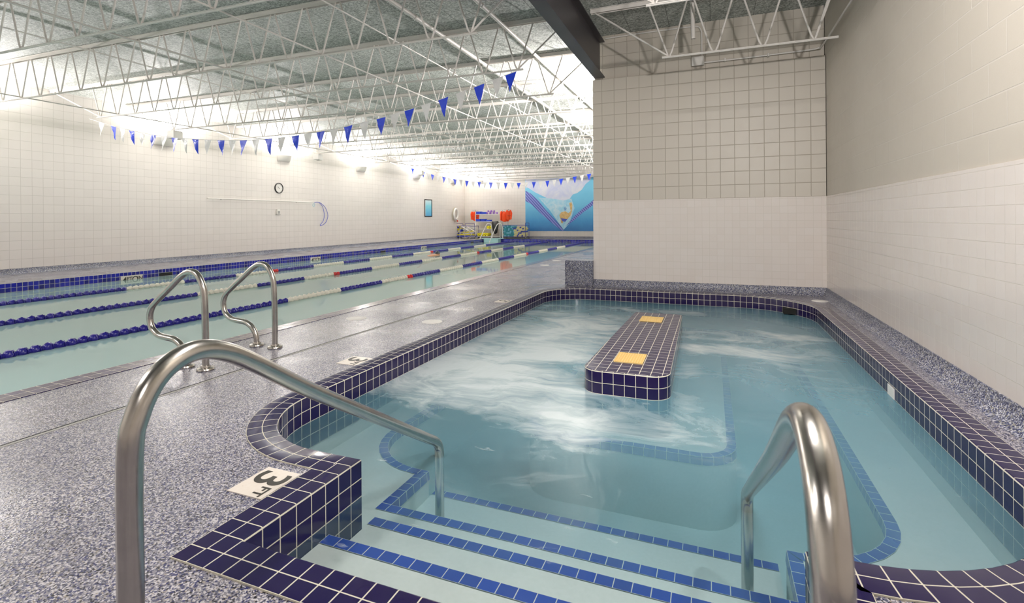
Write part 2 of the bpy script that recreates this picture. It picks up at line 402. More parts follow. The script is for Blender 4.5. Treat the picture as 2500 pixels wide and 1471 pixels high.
# ------------------------------------------------------------------ setting
XL, XR, XS, YW, YF, YB, CZ = -14.35, 1.54, -1.85, 8.42, 28.3, -4.0, 4.22
PX0, PX1, PY0, PY1 = -12.25, -4.37, -1.5, 26.8
WZ = -.17
spa_in = fillet_path([(-1.555, 1.315, 0), (.29, 1.315, 0), (.29, 1.965, 0), (1.21, 1.965, .8), (1.21, 8.05, .9), (-2.44, 8.05, .6), (-2.44, 1.965, .6), (-1.555, 1.965, 0)], 14)
spa_out = offset_path(spa_in, .155)
pool_in = [Vector(p) for p in ((PX0, PY0), (PX1, PY0), (PX1, PY1), (PX0, PY1))]
pool_hole = [(PX0-.02, PY0-.02), (PX1+.185, PY0-.02), (PX1+.185, PY1+.02), (PX0-.02, PY1+.02)]
fl = link('floor', fill_loops('floor', [[(XL-.1, YB), (XR+.1, YB), (XR+.1, YF+.1), (XL-.1, YF+.1)], pool_hole, [tuple(p) for p in spa_out]], 0, M_deck))
tag(fl, 'grey and blue speckled granule pool deck, wet and shiny', 'floor', kind='structure')
cl = MB().box((XL-.2, YB, CZ), (XR+.2, YF+.2, CZ+.15)).build('ceiling', M_ceil, smooth=False); tag(cl, 'grey green wood fibre panel ceiling above the joists', 'ceiling', kind='structure')
def st(o, label, cat): return tag(o, label, cat, kind='structure')
st(MB().box((XL-.2, YB, -.02), (XL, YF+.2, CZ)).build('wall_left', M_cmu_hall, smooth=False), 'long white block wall behind the lap lanes', 'wall')
st(MB().box((XL-.2, YF, -.02), (XS+.15, YF+.2, CZ)).build('wall_far', M_cmu_far, smooth=False), 'white block end wall behind the swim gear', 'wall')
st(MB().box((XS, YW+.16, -.02), (XS+.15, YF+.2, CZ)).build('wall_hall', M_cmu_hall, smooth=False), 'block wall on the right of the lap pool beyond the spa corner', 'wall')
st(MB().box((XL-.2, YB-.2, -.02), (XR+.2, YB, CZ)).build('wall_rear', M_cmu_far, smooth=False), 'block wall behind the viewer', 'wall')
mb = MB(); mb.box((XS, YW+.008, 1.44), (XR, YW+.16, 3.47)).box((XS+.03, YW+.09, 3.47), (XR, YW+.16, CZ)); mb.cm = 1
mb.box((XS-.004, YW, 0), (XR, YW+.16, 1.44))
st(mb.build('wall_spa', [M_cmu_spa, M_wt_x], smooth=False), 'wall at the head of the spa, white tile below and greige block above', 'wall')
mb = MB(); mb.box((XR+.008, YB, 1.44), (XR+.2, YF, CZ)); mb.cm = 1; mb.box((XR, YB, 0), (XR+.2, YF, 1.44))
st(mb.build('wall_right', [M_cmu_right, M_wt_y], smooth=False), 'right wall beside the spa, white tile below and greige block above', 'wall')
def cove(name, a, b, nrm, label, h=.12, d=.09):
    """straight cove from a to b standing on the floor against a wall, nrm points into the room"""
    mb = MB(); a = Vector(a); b = Vector(b); n_ = Vector(nrm)
    prof = [(0, h), (.010, h)]+[(d-(d-.010)*math.cos(t), h-h*math.sin(t)) for t in [PI/2*k/6 for k in range(1, 7)]]+[(d, 0), (0, 0)]
    A = mb.add([(a.x+n_.x*o, a.y+n_.y*o, z) for o, z in prof]); B = mb.add([(b.x+n_.x*o, b.y+n_.y*o, z) for o, z in prof]); k = len(prof)
    for i in range(k): mb.face((A+i, A+(i+1) % k, B+(i+1) % k, B+i))
    return st(mb.build(name, M_cove, angle=.9), label, 'baseboard')
cove('baseboard_left', (XL, YB), (XL, YF), (1, 0), 'speckled cove base along the long white wall')
cove('baseboard_far', (XL, YF), (XS, YF), (0, -1), 'speckled cove base along the far end wall')
cove('baseboard_spa', (XS, YW), (XR, YW), (0, -1), 'dark speckled cove base under the white tiled wall at the spa head')
cove('baseboard_right', (XR, YB), (XR, YW), (-1, 0), 'dark speckled cove base along the right tiled wall')
o = MB().box((-2.34, YW-.06, 0), (XS-.004, YW+.16, .43)).build('corner_curb', M_cove, smooth=False, bevel=.012)
tag(o, 'low block faced in dark speckled granules at the end of the spa wall', 'curb')

# spa coping and island
prof = [(.155, 0, 2), (.155, .006, 2), (.008, .006, .1), (.002, .003, .03), (0, -.003, -.03), (0, -.34, -4)]
mb = MB(); sweep(mb, spa_in, prof, .082); st(mb.build('trim_1', M_navy, angle=.9), 'navy tiled coping running round the spa edge', 'coping')
# pool rim (right side only, two tile rows) and tiled band below the deck edge
st(MB().box((PX1, PY0, -.05), (PX1+.19, PY1, .004)).build('trim_2', M_poolrim, smooth=False), 'purple navy tiled rim along the near side of the lap pool', 'coping')
st(MB().box((PX0-.06, PY0, -.34), (PX0, PY1, -.001)).build('trim_3', M_band_y, smooth=False), 'blue tile band along the far side of the lap pool', 'tile band')
st(MB().box((PX0-.06, PY1, -.34), (PX1+.19, PY1+.06, -.001)).build('trim_4', M_band_x, smooth=False), 'blue tile band at the far end of the lap pool', 'tile band')
st(MB().box((PX1, PY0, -.34), (PX1+.06, PY1, -.05)).build('trim_5', M_band_y, smooth=False), 'blue tile band under the near side rim of the lap pool', 'tile band')
mb = MB(); mb.box((PX0-.2, PY0-.2, -1.35), (PX1+.3, PY1+.2, -1.2)); mb.box((PX0-.2, PY0, -1.3), (PX0-.001, PY1, -.34)); mb.box((PX1+.001, PY0, -1.3), (PX1+.2, PY1, -.34))
mb.box((PX0-.2, PY1+.001, -1.3), (PX1+.2, PY1+.2, -.34)); mb.box((PX0-.2, PY0-.2, -1.3), (PX1+.3, PY0-.001, -.001))
basin = st(mb.build('lap_pool_basin', M_plaster, smooth=False), 'pale plaster basin of the lap pool', 'pool basin')
o = MB().box((-12.2, 4.37, -1.2), (-10.3, 4.92, -1.185)).build('lane_marking', tiles('submerged_tile', 'XY', .3, .15, .006, rgb(44, 34, 90), rgb(60, 48, 84), rgb(150, 170, 170), .3), basin, smooth=False)
o['label'] = 'dark tiled marking on the pool floor'
o = MB().box((PX0-.03, PY0-.03, -1.26), (PX1+.03, PY1+.03, WZ)).build('lap_pool_water', M_poolwater, smooth=False)
tag(o, 'calm pale aqua water filling the lap pool', 'water', kind='stuff')

# spa basin: floor, benches and three entry steps, edges lined with blue tile
sb_out = offset_path(spa_in, .003)
mb = MB(); sweep(mb, sb_out, [(0, -.33, 0), (0, -.95, 6)], .1); mb.uv = {}
basin = mb.build('spa_basin', M_spaplaster)
st(basin, 'pale basin of the spa with seats and steps under the water', 'spa basin')
o = link('basin_floor', fill_loops('basin_floor', [[tuple(p) for p in sb_out]], -.92, M_spaplaster), None, basin)
bench_in = fillet_path([(-1.66, 2.35, 0), (.32, 2.35, 0), (.32, 2.70, 0), (.82, 2.70, .45), (.80, 7.6, .5), (-2.02, 7.6, .5), (-2.2, 2.75, .45), (-1.66, 2.75, 0)], 8)
BZ = -.44
o = link('bench', fill_loops('bench', [[tuple(p) for p in sb_out], [tuple(p) for p in bench_in]], BZ, M_spaplaster), None, basin)
mb = MB(); sweep(mb, bench_in, [(0, BZ, 0), (0, -.92, 5)], .1); mb.uv = {}; mb.build('bench_riser', M_spaplaster, basin)
mb = MB(); sweep(mb, bench_in, [(.062, BZ+.004, 1), (0, BZ+.004, 0), (-.004, BZ-.05, -.6)], .075); mb.build('edge_tile', M_trim, basin)
def step(x0, x1, y0, y1, z, zb, name='step'):
    o = MB().box((x0, y0, zb), (x1, y1, z)).build(name, M_spaplaster, basin, smooth=False)
    mb = MB(); sweep(mb, [Vector((x0, y1)), Vector((x1, y1))], [(-.001, z-.05, -.6), (.0, z+.004, 0), (.06, z+.004, 1)], .075, closed=False)
    mb.build('nosing_tile', M_trim, o); return o
step(-1.552, .287, 1.318, 1.74, -.225, -.44)
step(-1.552, .287, 1.745, 2.06, -.325, -.44)
step(-1.66, .30, 2.36, 2.84, -.60, -.92)
isl = fillet_path([(-.93, 3.74, .14), (-.285, 3.74, .14), (-.325, 6.25, .06), (-.87, 6.25, .06)], 8)
seat = fillet_path([(-1.35, 3.55, .25), (.15, 3.55, .25), (.15, 6.5, .25), (-1.35, 6.5, .25)], 6)
o = link('seat_plinth', fill_loops('seat_plinth', [[tuple(p) for p in seat], [tuple(p) for p in offset_path(isl, -.01)]], BZ, M_spaplaster), None, basin)
mb = MB(); sweep(mb, seat, [(0, BZ, 0), (0, -.92, 5)], .1); mb.uv = {}; mb.build('plinth_riser', M_spaplaster, basin)
mb = MB(); sweep(mb, seat, [(-.062, BZ+.004, 1), (0, BZ+.004, 0), (.003, BZ-.05, -.6)], .075); mb.build('edge_tile', M_trim, basin)
o = MB(); sweep(o, offset_path(spa_in, .006), [(0, WZ, 0), (0, -.94, 1)], .1)
me = o.mesh('spa_water', M_spawater, smooth=False); bm = bmesh.new(); bm.from_mesh(me); be = [e for e in bm.edges if len(e.link_faces) == 1]
bmesh.ops.triangle_fill(bm, use_beauty=True, edges=[e for e in be if all(v.co.z > -.5 for v in e.verts)])
bmesh.ops.triangle_fill(bm, use_beauty=True, edges=[e for e in be if all(v.co.z < -.5 for v in e.verts)])
bmesh.ops.recalc_face_normals(bm, faces=bm.faces); bm.to_mesh(me); bm.free()
tag(link('spa_water', me), 'churning teal water with white foam in the spa', 'water', kind='stuff')
island = empty('spa_island', (-.61, 5.0, 0), 'long navy tiled island with two tan grates standing in the spa', 'spa island')
isl_l = [p-Vector((-.61, 5.0)) for p in isl]
mb = MB(); sweep(mb, isl_l, [(-.008, .004, .1), (-.002, .001, .03), (0, -.006, -.03), (0, -.50, -6)], .082); mb.build('island_side', M_navy, island, angle=.9)
o = link('island_top', fill_loops('island_top', [[tuple(p) for p in offset_path(isl_l, -.006)]], .004, M_navy_top), None, island)
def grate(cx_, cy_, w_, d_):
    mb = MB(); mb.box((-w_/2, -d_/2, .004), (w_/2, d_/2, .007)); n1, n2 = 11, 13
    for i in range(n1+1): x = -w_/2+w_*i/n1; mb.box((x-.003, -d_/2, .007), (x+.003, d_/2, .013))
    for i in range(n2+1): y = -d_/2+d_*i/n2; mb.box((-w_/2, y-.003, .007), (w_/2, y+.003, .012))
    return mb.build('suction_grate', M_grate, island, (cx_+.61, cy_-5, 0), smooth=False)
grate(-.617, 4.155, .22, .28)['label'] = 'tan plastic grate near the front end'; grate(-.63, 5.83, .235, .28)['label'] = 'tan plastic grate near the back end'
# overflow slots and fittings in the spa edge
o = MB().box((.90, 7.66, -.16), (1.10, 7.82, -.09)).build('skimmer_opening', M_dark); o.location = (0, 0, 0)
tag(o, 'dark skimmer slot under the back right curve of the spa coping', 'skimmer')
o = MB().box((1.205, 4.36, -.17), (1.214, 4.50, -.095)).build('depth_plate', M_white, smooth=False); tag(o, 'white plate on the right wall of the spa at the waterline', 'plate')

# ------------------------------------------------------------------ text helper
def text_mesh(s_, size, fat=.0005):
    cu = bpy.data.curves.new('txt', 'FONT'); cu.body = s_; cu.size = size; cu.extrude = .0006; cu.offset = fat; cu.align_x = 'CENTER'; cu.align_y = 'CENTER'
    o = bpy.data.objects.new('txt', cu); COL.objects.link(o); bpy.context.view_layer.update()
    me = bpy.data.meshes.new_from_object(o.evaluated_get(bpy.context.evaluated_depsgraph_get())); bpy.data.objects.remove(o)
    me.materials.clear(); me.materials.append(M_markink); return me
def deck_marker(x, y, label):
    t = empty('depth_marker', (x, y, 0), label, 'depth marker', 'depth markers set in the deck beside the spa')
    MB().box((-.095, -.108, .0), (.095, .108, .004)).build('tile', M_markwhite, t, smooth=False)
    o = link('numeral', text_mesh('3', .225, .002), None, t, (-.006, .030, .0048)); o.rotation_euler = (0, 0, -PI/2); o.scale = (1.15, 1.0, 1)
    o = link('lettering', text_mesh('FT', .070, .0012), None, t, (.045, -.065, .0048)); o.rotation_euler = (0, 0, -PI/2); return t
deck_marker(-1.815, 1.645, 'white 3 FT depth tile in the deck beside the spa steps')
deck_marker(-2.695, 3.33, 'white 3 FT depth tile in the deck halfway between the other two')
deck_marker(-2.695, 6.47, 'white 3 FT depth tile in the deck near the far end of the spa')
def pool_marker(y, label):
    t = empty('depth_marker', (PX0, y, 0), label, 'depth marker', 'depth markers on the tile band of the lap pool')
    MB().box((0, -.235, -.275), (.004, .235, -.075)).build('tile', M_markwhite, t, smooth=False)
    for s_, sz, yy, zz in (('4', .17, -.15, -.170), ('FT', .12, -.05, -.155), ('O', .17, .07, -.170), ('IN', .12, .175, -.155)):
        o = link('lettering', text_mesh(s_, sz, .002), None, t, (.0055, yy, zz)); o.rotation_euler = (PI/2, 0, PI/2)
pool_marker(7.48, 'nearest white 4 FT 0 IN depth sign on the blue tile band')
pool_marker(13.2, 'middle white 4 FT 0 IN depth sign on the blue tile band')
pool_marker(20.0, 'farthest white 4 FT 0 IN depth sign on the blue tile band')
for y, lb in ((8.25, 'dark gutter slot just right of the nearest depth sign'), (16.9, 'dark gutter slot between the middle and farthest depth signs'), (25.0, 'dark gutter slot near the far corner of the lap pool')):
    o = MB().box((PX0-.01, y-.16, -.165), (PX0+.002, y+.16, -.09)).build('gutter_slot', M_dark, smooth=False); tag(o, lb, 'gutter slot', 'gutter slots in the blue tile band')
# lids set in the deck
def lid(x, y, label, r=.115):
    mb = MB(); mb.lathe([(0, .0), (r, .0), (r, .003), (r-.006, .005), (r-.012, .003), (r-.014, .004), (.012, .004), (.010, .002), (0, .002)][::1], 32)
    tag(mb.build('deck_disc', M_white, None, (x, y, 0)), label, 'lid', 'round white lids set in the deck')
lid(-3.84, 4.78, 'round white lid in the deck by the pool rim, nearest of them'); lid(-2.91, 4.91, 'round white lid in the deck on the spa side of the drain line')
lid(-3.83, 11.85, 'round white lid in the deck well beyond the spa'); lid(-3.92, 13.2, 'farthest round white lid in the deck'); lid(1.36, 7.9, 'round white lid in the back right corner by the spa', .10)
# deck drain joint: a dark slot beside a pale strip with hairline cracks
mb = MB(); P = cr([(-3.40, -1.0, 0), (-3.385, 1.4, 0), (-3.37, 2.3, 0), (-3.36, 3.3, 0), (-3.25, 5.9, 0), (-3.1, 7.3, 0), (-2.6, 8.36, 0)], 6)
mb2 = MB()
for a, b in zip(P, P[1:]):
    for mm, o0, o1, z in ((mb, -.006, .006, .0012), (mb2, .008, .032, .0016)):
        i = mm.add([(a.x+o0, a.y, z), (a.x+o1, a.y, z), (b.x+o1, b.y, z), (b.x+o0, b.y, z), (a.x+o0, a.y, -.002), (a.x+o1, a.y, -.002), (b.x+o1, b.y, -.002), (b.x+o0, b.y, -.002)])
        for f in ((0, 1, 2, 3), (7, 6, 5, 4), (0, 4, 5, 1), (1, 5, 6, 2), (2, 6, 7, 3), (3, 7, 4, 0)): mm.face([i+k for k in f])
t = empty('deck_drain', (0, 0, 0), 'thin dark drain slot with pale edging running down the deck between pool and spa', 'drain')
mb.build('slot', M_dark, t, smooth=False); mb2.build('edging', M_grey, t, smooth=False)

# ------------------------------------------------------------------ handrails
def flange(parent, p, r=.026):
    mb = MB(); mb.lathe([(r+.001, 0), (r*2.35, 0), (r*2.45, .006), (r*2.3, .016), (r*1.35, .022), (r*1.25, .034), (r+.001, .036)], 28)
    return mb.build('base_flange', M_stain, parent, p)
railp = [(0, 0), (0, .3), (0, .62), (.018, .71), (.06, .775), (.12, .808), (.19, .812), (.27, .785), (.37, .728), (.6, .580), (.86, .425), (1.38, .118), (1.60, -.012), (1.68, -.058), (1.73, -.10), (1.75, -.16), (1.75, -.3), (1.75, -.62)]
def spa_rail(a, b, label):
    a = Vector(a); d = (Vector(b)-a).normalized(); t = empty('spa_handrail', (a.x, a.y, 0), label, 'handrail', 'handrails beside the spa steps')
    P = cr([(d.x*s, d.y*s, z) for s, z in railp], 6); MB().tube(P, .0255, 24).build('rail', M_stain, t)
    flange(t, (0, 0, 0)); return t
spa_rail((-1.19, .72), (-1.42, 2.5), 'bent steel handrail down the left side of the spa steps')
spa_rail((.14, .74), (.14, 2.51), 'bent steel handrail down the right side of the spa steps')
lad = [(0, 0), (0, .3), (-.01, .56), (-.035, .66), (-.10, .735), (-.18, .745), (-.27, .705), (-.40, .61), (-.55, .50), (-.615, .44), (-.64, .36), (-.615, .275), (-.54, .225), (-.44, .212), (-.36, .205), (-.29, .175), (-.24, .12), (-.222, .06), (-.22, 0)]
def ladder_rail(x, y, label):
    t = empty('pool_grab_rail', (x, y, 0), label, 'grab rail', 'grab rails at the pool edge')
    MB().tube(cr([(a, 0, z) for a, z in lad], 6), .0245, 22).build('rail', M_stain, t)
    flange(t, (0, 0, 0)); flange(t, (-.22, 0, 0)); return t
ladder_rail(-3.62, 2.737, 'curved steel grab rail at the lap pool edge, the nearer of the two')
ladder_rail(-3.655, 3.431, 'curved steel grab rail at the lap pool edge, the farther of the two')

# ------------------------------------------------------------------ lane ropes
def float_mesh(name, mat):
    mb = MB(); n = 12; rings = []
    prof = [(.018, -.052), (.040, -.050), (.044, -.044), (.040, -.038), (.026, -.030), (.026, -.012), (.036, -.006), (.047, .012), (.052, .034), (.048, .046), (.036, .047), (.030, .030), (.016, .022)]
    for j, (r, z) in enumerate(prof):
        rings.append(mb.add([((r*(1+(.07 if k % 2 else -.07)*(r > .03)))*math.cos(2*PI*k/n+z*9), z, r*(1+(.07 if k % 2 else -.07)*(r > .03))*math.sin(2*PI*k/n+z*9)) for k in range(n)]))
    for a, c in zip(rings, rings[1:]):
        for k in range(n): mb.face((a+k, a+(k+1) % n, c+(k+1) % n, c+k))
    mb.face([rings[0]+k for k in range(n)]); mb.face([rings[-1]+k for k in range(n)])
    return mb, mb.mesh(name, mat, angle=.9)
PITCH = .104
kinds = {}
for c_, mt in (('b', M_floatblue), ('w', M_floatwhite), ('r', M_floatred)): kinds[c_] = float_mesh('lane_float', mt)
def kind_at(y):
    for r0 in (9.76, 17.6):
        if abs(y-r0) < .10: return 'r'
    if y < 6.22 or y > 22.8: return 'b'
    for a, b in ((6.22, 7.46), (8.70, 9.66), (11.1, 12.35), (13.6, 14.85), (16.2, 17.5), (18.9, 20.1), (21.4, 22.8)):
        if a <= y < b: return 'w'
    return 'b'
for li, (rx, lb) in enumerate(((-6.38, 'lane rope nearest the deck'), (-8.42, 'middle lane rope of the three'), (-10.45, 'lane rope nearest the long white wall'))):
    t = empty('lane_rope', (rx, 0, WZ+.018), 'blue and white float line, '+lb, 'lane rope', 'lane ropes of the lap pool')
    ystart = (1.7, 2.4, 3.3)[li]; y = ystart; cnt = 0; rest = {'b': MB(), 'w': MB(), 'r': MB()}
    while y < 26.6:
        k = kind_at(y)
        if cnt < 98:
            o = link('lane_float', kinds[k][1], None, t, (random.Random(cnt+li*500).uniform(-.003, .003), y, 0)); o.rotation_euler = (0, random.Random(cnt*7+li).uniform(0, 1), 0)
        else:
            src = kinds[k][0]; i = rest['b'].add([(a, b+y, c) for a, b, c in src.v])
            rest['b'].cm = 'bwr'.index(k)
            for f in src.f: rest['b'].face([i+j for j in f])
        y += PITCH; cnt += 1
    o = rest['b'].build('far_floats', [M_floatblue, M_floatwhite, M_floatred], t, angle=.9); o['kind'] = 'stuff'
    MB().tube([(0, ystart-3.5, 0), (0, 26.78, 0)], .006, 8).build('cable', M_white, t)

# ------------------------------------------------------------------ roof steel
def joist_meshes(xa, xb, zb, zt, seatl, seatr, pitch, ext=.08):
    L = xb-xa
    top = MB(); 
    for s in (-.028, .028): top.box((seatl, s-.022, zt-.008), (seatr, s+.022, zt)); top.box((seatl, s-.003 if s > 0 else s-.003, zt-.062), (seatr, s+.003, zt-.008))
    bot = MB(); bot.tube([(xa-.08, 0, zb), (xb+ext, 0, zb)], .016, 8); bot.box((xa-.08, -.026, zb-.004), (xb+ext, .026, zb+.002))
    webp = []; n = round(L/pitch); p = L/n
    web = MB()
    for i in range(n):
        x0 = xa+i*p; xm = x0+p/2; x1 = x0+p; g = .035
        web.tube([(x0+g*.6, 0, zb+.012), (x0+g*1.4, 0, zb+.07), (xm-g, 0, zt-.035)], .0125, 8); web.tube([(xm+g, 0, zt-.035), (x1-g*1.4, 0, zb+.07), (x1-g*.6, 0, zb+.012)], .0125, 8)
    el = MB().tube([(seatl+.05, 0, zt-.04), (xa, 0, zb+.015)], .013, 8); er = MB().tube([(xb, 0, zb+.015), (seatr-.05, 0, zt-.04)], .013, 8)
    el.tube([(xa, 0, zb+.012), (xa-p/2+.035, 0, zt-.035)], .0125, 8); er.tube([(xb, 0, zb+.012), (xb+p/2-.035, 0, zt-.035)], .0125, 8)
    return top, bot, web, el, er
def make_joist(ms, loc, rz, label, group):
    t = empty('bar_joist', loc, label, 'joist', group, rz)
    for nm, me in zip(('top_chord', 'bottom_chord', 'web_bar', 'end_bar', 'end_bar'), ms): link(nm, me, None, t)
    return t
ORD = ['first', 'second', 'third', 'fourth', 'fifth', 'sixth', 'seventh', 'eighth', 'ninth', 'tenth', 'eleventh', 'twelfth', 'thirteenth', 'fourteenth', 'fifteenth', 'sixteenth', 'seventeenth']
X0 = -2.78
mb5 = joist_meshes(-12.62-X0, 0, 3.46, CZ-.005, XL+.02-X0, XS-.03-X0, .578)
jm = [q_.mesh(nm, M_steelpaint, angle=.7) for q_, nm in zip(mb5, ('top_chord', 'bottom_chord', 'web_bar', 'end_bar', 'end_bar'))]
GJ = 'white bar joists across the lap pool ceiling'
SK = .028
JY = [4.03+1.655*k for k in range(15)]
for k, y in enumerate(JY): make_joist(jm, (X0, y, 0), SK, f'white steel bar joist spanning the lap pool, {ORD[k]} counting from the viewer', GJ)
for y in (2.37,): make_joist(jm, (X0, y, 0), SK, 'white steel bar joist over the near end of the lap pool', GJ)
mb5 = joist_meshes(-.55, 1.24, 3.39, CZ-.005, -1.64, XR-.02, .60, .25)
nm_ = [q_.mesh(nm, M_steelpaint, angle=.7) for q_, nm in zip(mb5, ('top_chord', 'bottom_chord', 'web_bar', 'end_bar', 'end_bar'))]
make_joist(nm_, (0, 7.37, 0), 0, 'short white bar joist above the far end of the spa', 'short bar joists over the spa')
make_joist(nm_, (0, 5.50, 0), 0, 'short white bar joist above the spa at the top edge of the picture', 'short bar joists over the spa')
t = empty('steel_beam', (-1.725, 0, 3.485), 'dark painted steel I-beam carrying the joists, ending on the spa wall', 'beam')
MB().box((-.087, YB+.01, 0), (.087, 8.40, .016)).build('bottom_flange', M_beam, t, smooth=False, bevel=.002)
MB().box((-.087, YB+.01, .59), (.087, 8.40, .606)).build('top_flange', M_beam, t, smooth=False, bevel=.002)
MB().box((-.006, YB+.01, .016), (.006, 8.40, .59)).build('web_plate', M_beam, t, smooth=False)
# bridging rods and sprinkler pipes running the length of the hall
for x, z, r, lb in ((-6.93, 3.485, .012, 'thin bridging rod tying the joist bottoms, third from the beam'), (-7.82+3.3, 3.9, .010, 'thin bridging rod high between the joists'), (-5.09, 3.485, .012, 'thin bridging rod tying the joist bottoms, nearest the beam'), (-10.07, 4.13, .012, 'thin bridging rod just under the ceiling panels'), (-8.87, 4.13, .012, 'thin bridging rod under the ceiling above the middle lanes'), (-12.0, 3.485, .012, 'thin bridging rod tying the joist bottoms near the long wall')):
    tag(MB().tube([(x, YB+.3, z), (x, YF-.05, z)], r, 8).build('bridging_rod', M_steelpaint), lb, 'rod', 'rods running the length of the hall')
for x, z, lb in ((-4.04, 4.12, 'larger white sprinkler pipe running the length of the hall, farther from the beam'), (-2.96, 4.12, 'larger white sprinkler pipe running the length of the hall, next to the beam')):
    t = empty('sprinkler_pipe', (x, 0, z), lb, 'pipe', 'sprinkler pipes under the hall ceiling')
    MB().tube([(0, YB+.3, 0), (0, YF-.05, 0)], .030, 14).build('pipe', M_steelpaint, t)
    for y in (6.4, 9.3, 12.6, 16.0, 19.4):
        MB().tube([(0, 0, -.036), (0, 0, .036)], .012, 8).build('hanger_clamp', M_steelpaint, t, (0, y, 0)); MB().tube([(0, y-.025, 0), (0, y+.025, 0)], .036, 14).build('coupling', M_steelpaint, t)
# spa wall conduit and box
zc, yc = 4.165, YW+.065
t = empty('electrical_conduit', (-.14, yc, 3.6), 'painted conduit with a square box high on the spa head wall', 'conduit')
P = cr([(-1.5, 0, zc-3.6), (-.8, 0, zc-3.6+.008), (-.16, 0, zc-3.6), (-.03, 0, zc-3.62), (.012, 0, zc-3.70), (.015, 0, .4), (.015, 0, .07)], 6)
MB().tube(P, .012, 10).build('upper_run', M_steelpaint, t)
MB().box((-.135, -.05, -.07), (.05, .0, .07)).build('junction_box', M_steelpaint, t, bevel=.006)
P = cr([(.05, -.02, -.03), (.6, -.02, -.03), (1.3, -.02, -.02), (1.48, -.03, -.02), (1.585, -.07, -.02), (1.625, -.25, -.02), (1.625, -2, -.02), (1.625, -6, -.02)], 6)
MB().tube(P, .013, 10).build('lower_run', M_steelpaint, t)
for x in (.35, .95): MB().tube([(x, -.03, -.052), (x, -.03, -.004)], .016, 10).build('clip', M_steelpaint, t)
o = MB().tube([(-.235, 7.62, CZ), (-.225, 7.62, 3.68)], .03, 16, cap=False).tube([(-.235, 7.62, CZ), (-.225, 7.62, 3.68)], .025, 16, cap=False).build('vent_pipe', M_steelpaint)
tag(o, 'open ended white pipe hanging from the ceiling in front of the spa wall', 'pipe')

# ------------------------------------------------------------------ sconces, boxes, wall things
def sconce_proto():
    n = 14; mb = MB(); w_, d_, h_ = .30, .26, .20
    top = []; bot = []
    for k in range(n+1):
        a = PI*k/n; top.append((d_*math.sin(a), w_*math.cos(a), h_)); bot.append((d_*.42*math.sin(a), w_*.92*math.cos(a), 0))
    rows = []
    for j in range(6):
        s = j/5; e = s**.6
        rows.append(mb.add([(b[0]+(t_[0]-b[0])*e, b[1]+(t_[1]-b[1])*e, h_*s) for t_, b in zip(top, bot)]))
    for a, c in zip(rows, rows[1:]):
        for k in range(n): mb.face((a+k, a+k+1, c+k+1, c+k))
    mb.face([rows[0]+k for k in range(n+1)])
    return mb.mesh('shade', M_white, angle=.9)
sm = sconce_proto(); sback = MB().box((0, -.28, .01), (.012, .28, .19)).mesh('back_plate', M_white, smooth=False)
def sconce(x, y, z, rz, label, grp):
    t = empty('wall_sconce', (x, y, z), label, 'wall light', grp, rz); link('shade', sm, None, t); link('back_plate', sback, None, t); return t
NAMES = ['just outside the left edge', 'left of the frame', 'nearest one in view, behind the pennants', 'second along, above the clock', 'third along', 'fourth along', 'farthest one, close to the corner']
for y, nmx in zip(SCY, NAMES): sconce(XL, y, 3.27, 0, 'bowl shaped white uplight on the long wall, '+nmx, 'uplights on the long white wall')
for y, nmx in zip((10.6, 14.9, 19.3, 23.7), ('first', 'second', 'third', 'last')): sconce(XS, y, 3.27, PI, f'bowl shaped white uplight on the wall beyond the spa corner, {nmx} along', 'uplights on the wall beyond the spa')
sconce(XR, 1.35, 2.62, PI, 'bowl shaped white uplight on the right wall beside the viewer', 'uplights over the spa')
for y, lb in ((8.72, 'white box hanging at the joist end above the nearest wall light'), (13.7, 'white box hanging at a joist end to the right of the clock'), (20.3, 'white box hanging at a joist end above the framed picture'), (26.92, 'white box hanging at a joist end near the far corner')):
    t = empty('speaker_box', (-12.58, y, 3.22), lb, 'speaker', 'white boxes hung from the joists', .2)
    MB().box((-.11, -.14, 0), (.11, .14, .20)).build('housing', M_white, t, bevel=.012)
    MB().box((-.08, -.11, -.004), (.08, .11, .0)).build('grille', M_grey, t, smooth=False); MB().tube([(0, 0, .2), (0, 0, .245)], .008, 8).build('hook', M_white, t)
for (x, y, z, rz), lb in zip(((-.3, 2.6, 3.95, 0), (-5.5, -1.0, 3.95, 0), (-10, -1.0, 3.95, 0), (.2, -2.2, 3.6, 0)), ('over the spa steps', 'over the near end of the pool deck', 'over the near end of the far lane', 'behind the viewer')):  # housings added around the unseen fill lights
    t = empty('fill_fixture', (x, y, z), 'white housing added for the unseen fill light '+lb, 'fill light', 'added fill lights', rz)
    MB().box((-.65, -.10, .012), (.65, .10, .09)).build('housing', M_white, t, bevel=.008)
    for sx_ in (-.5, .5): MB().tube([(sx_, 0, .09), (sx_, 0, CZ-z)], .006, 6).build('rod', M_steelpaint, t)
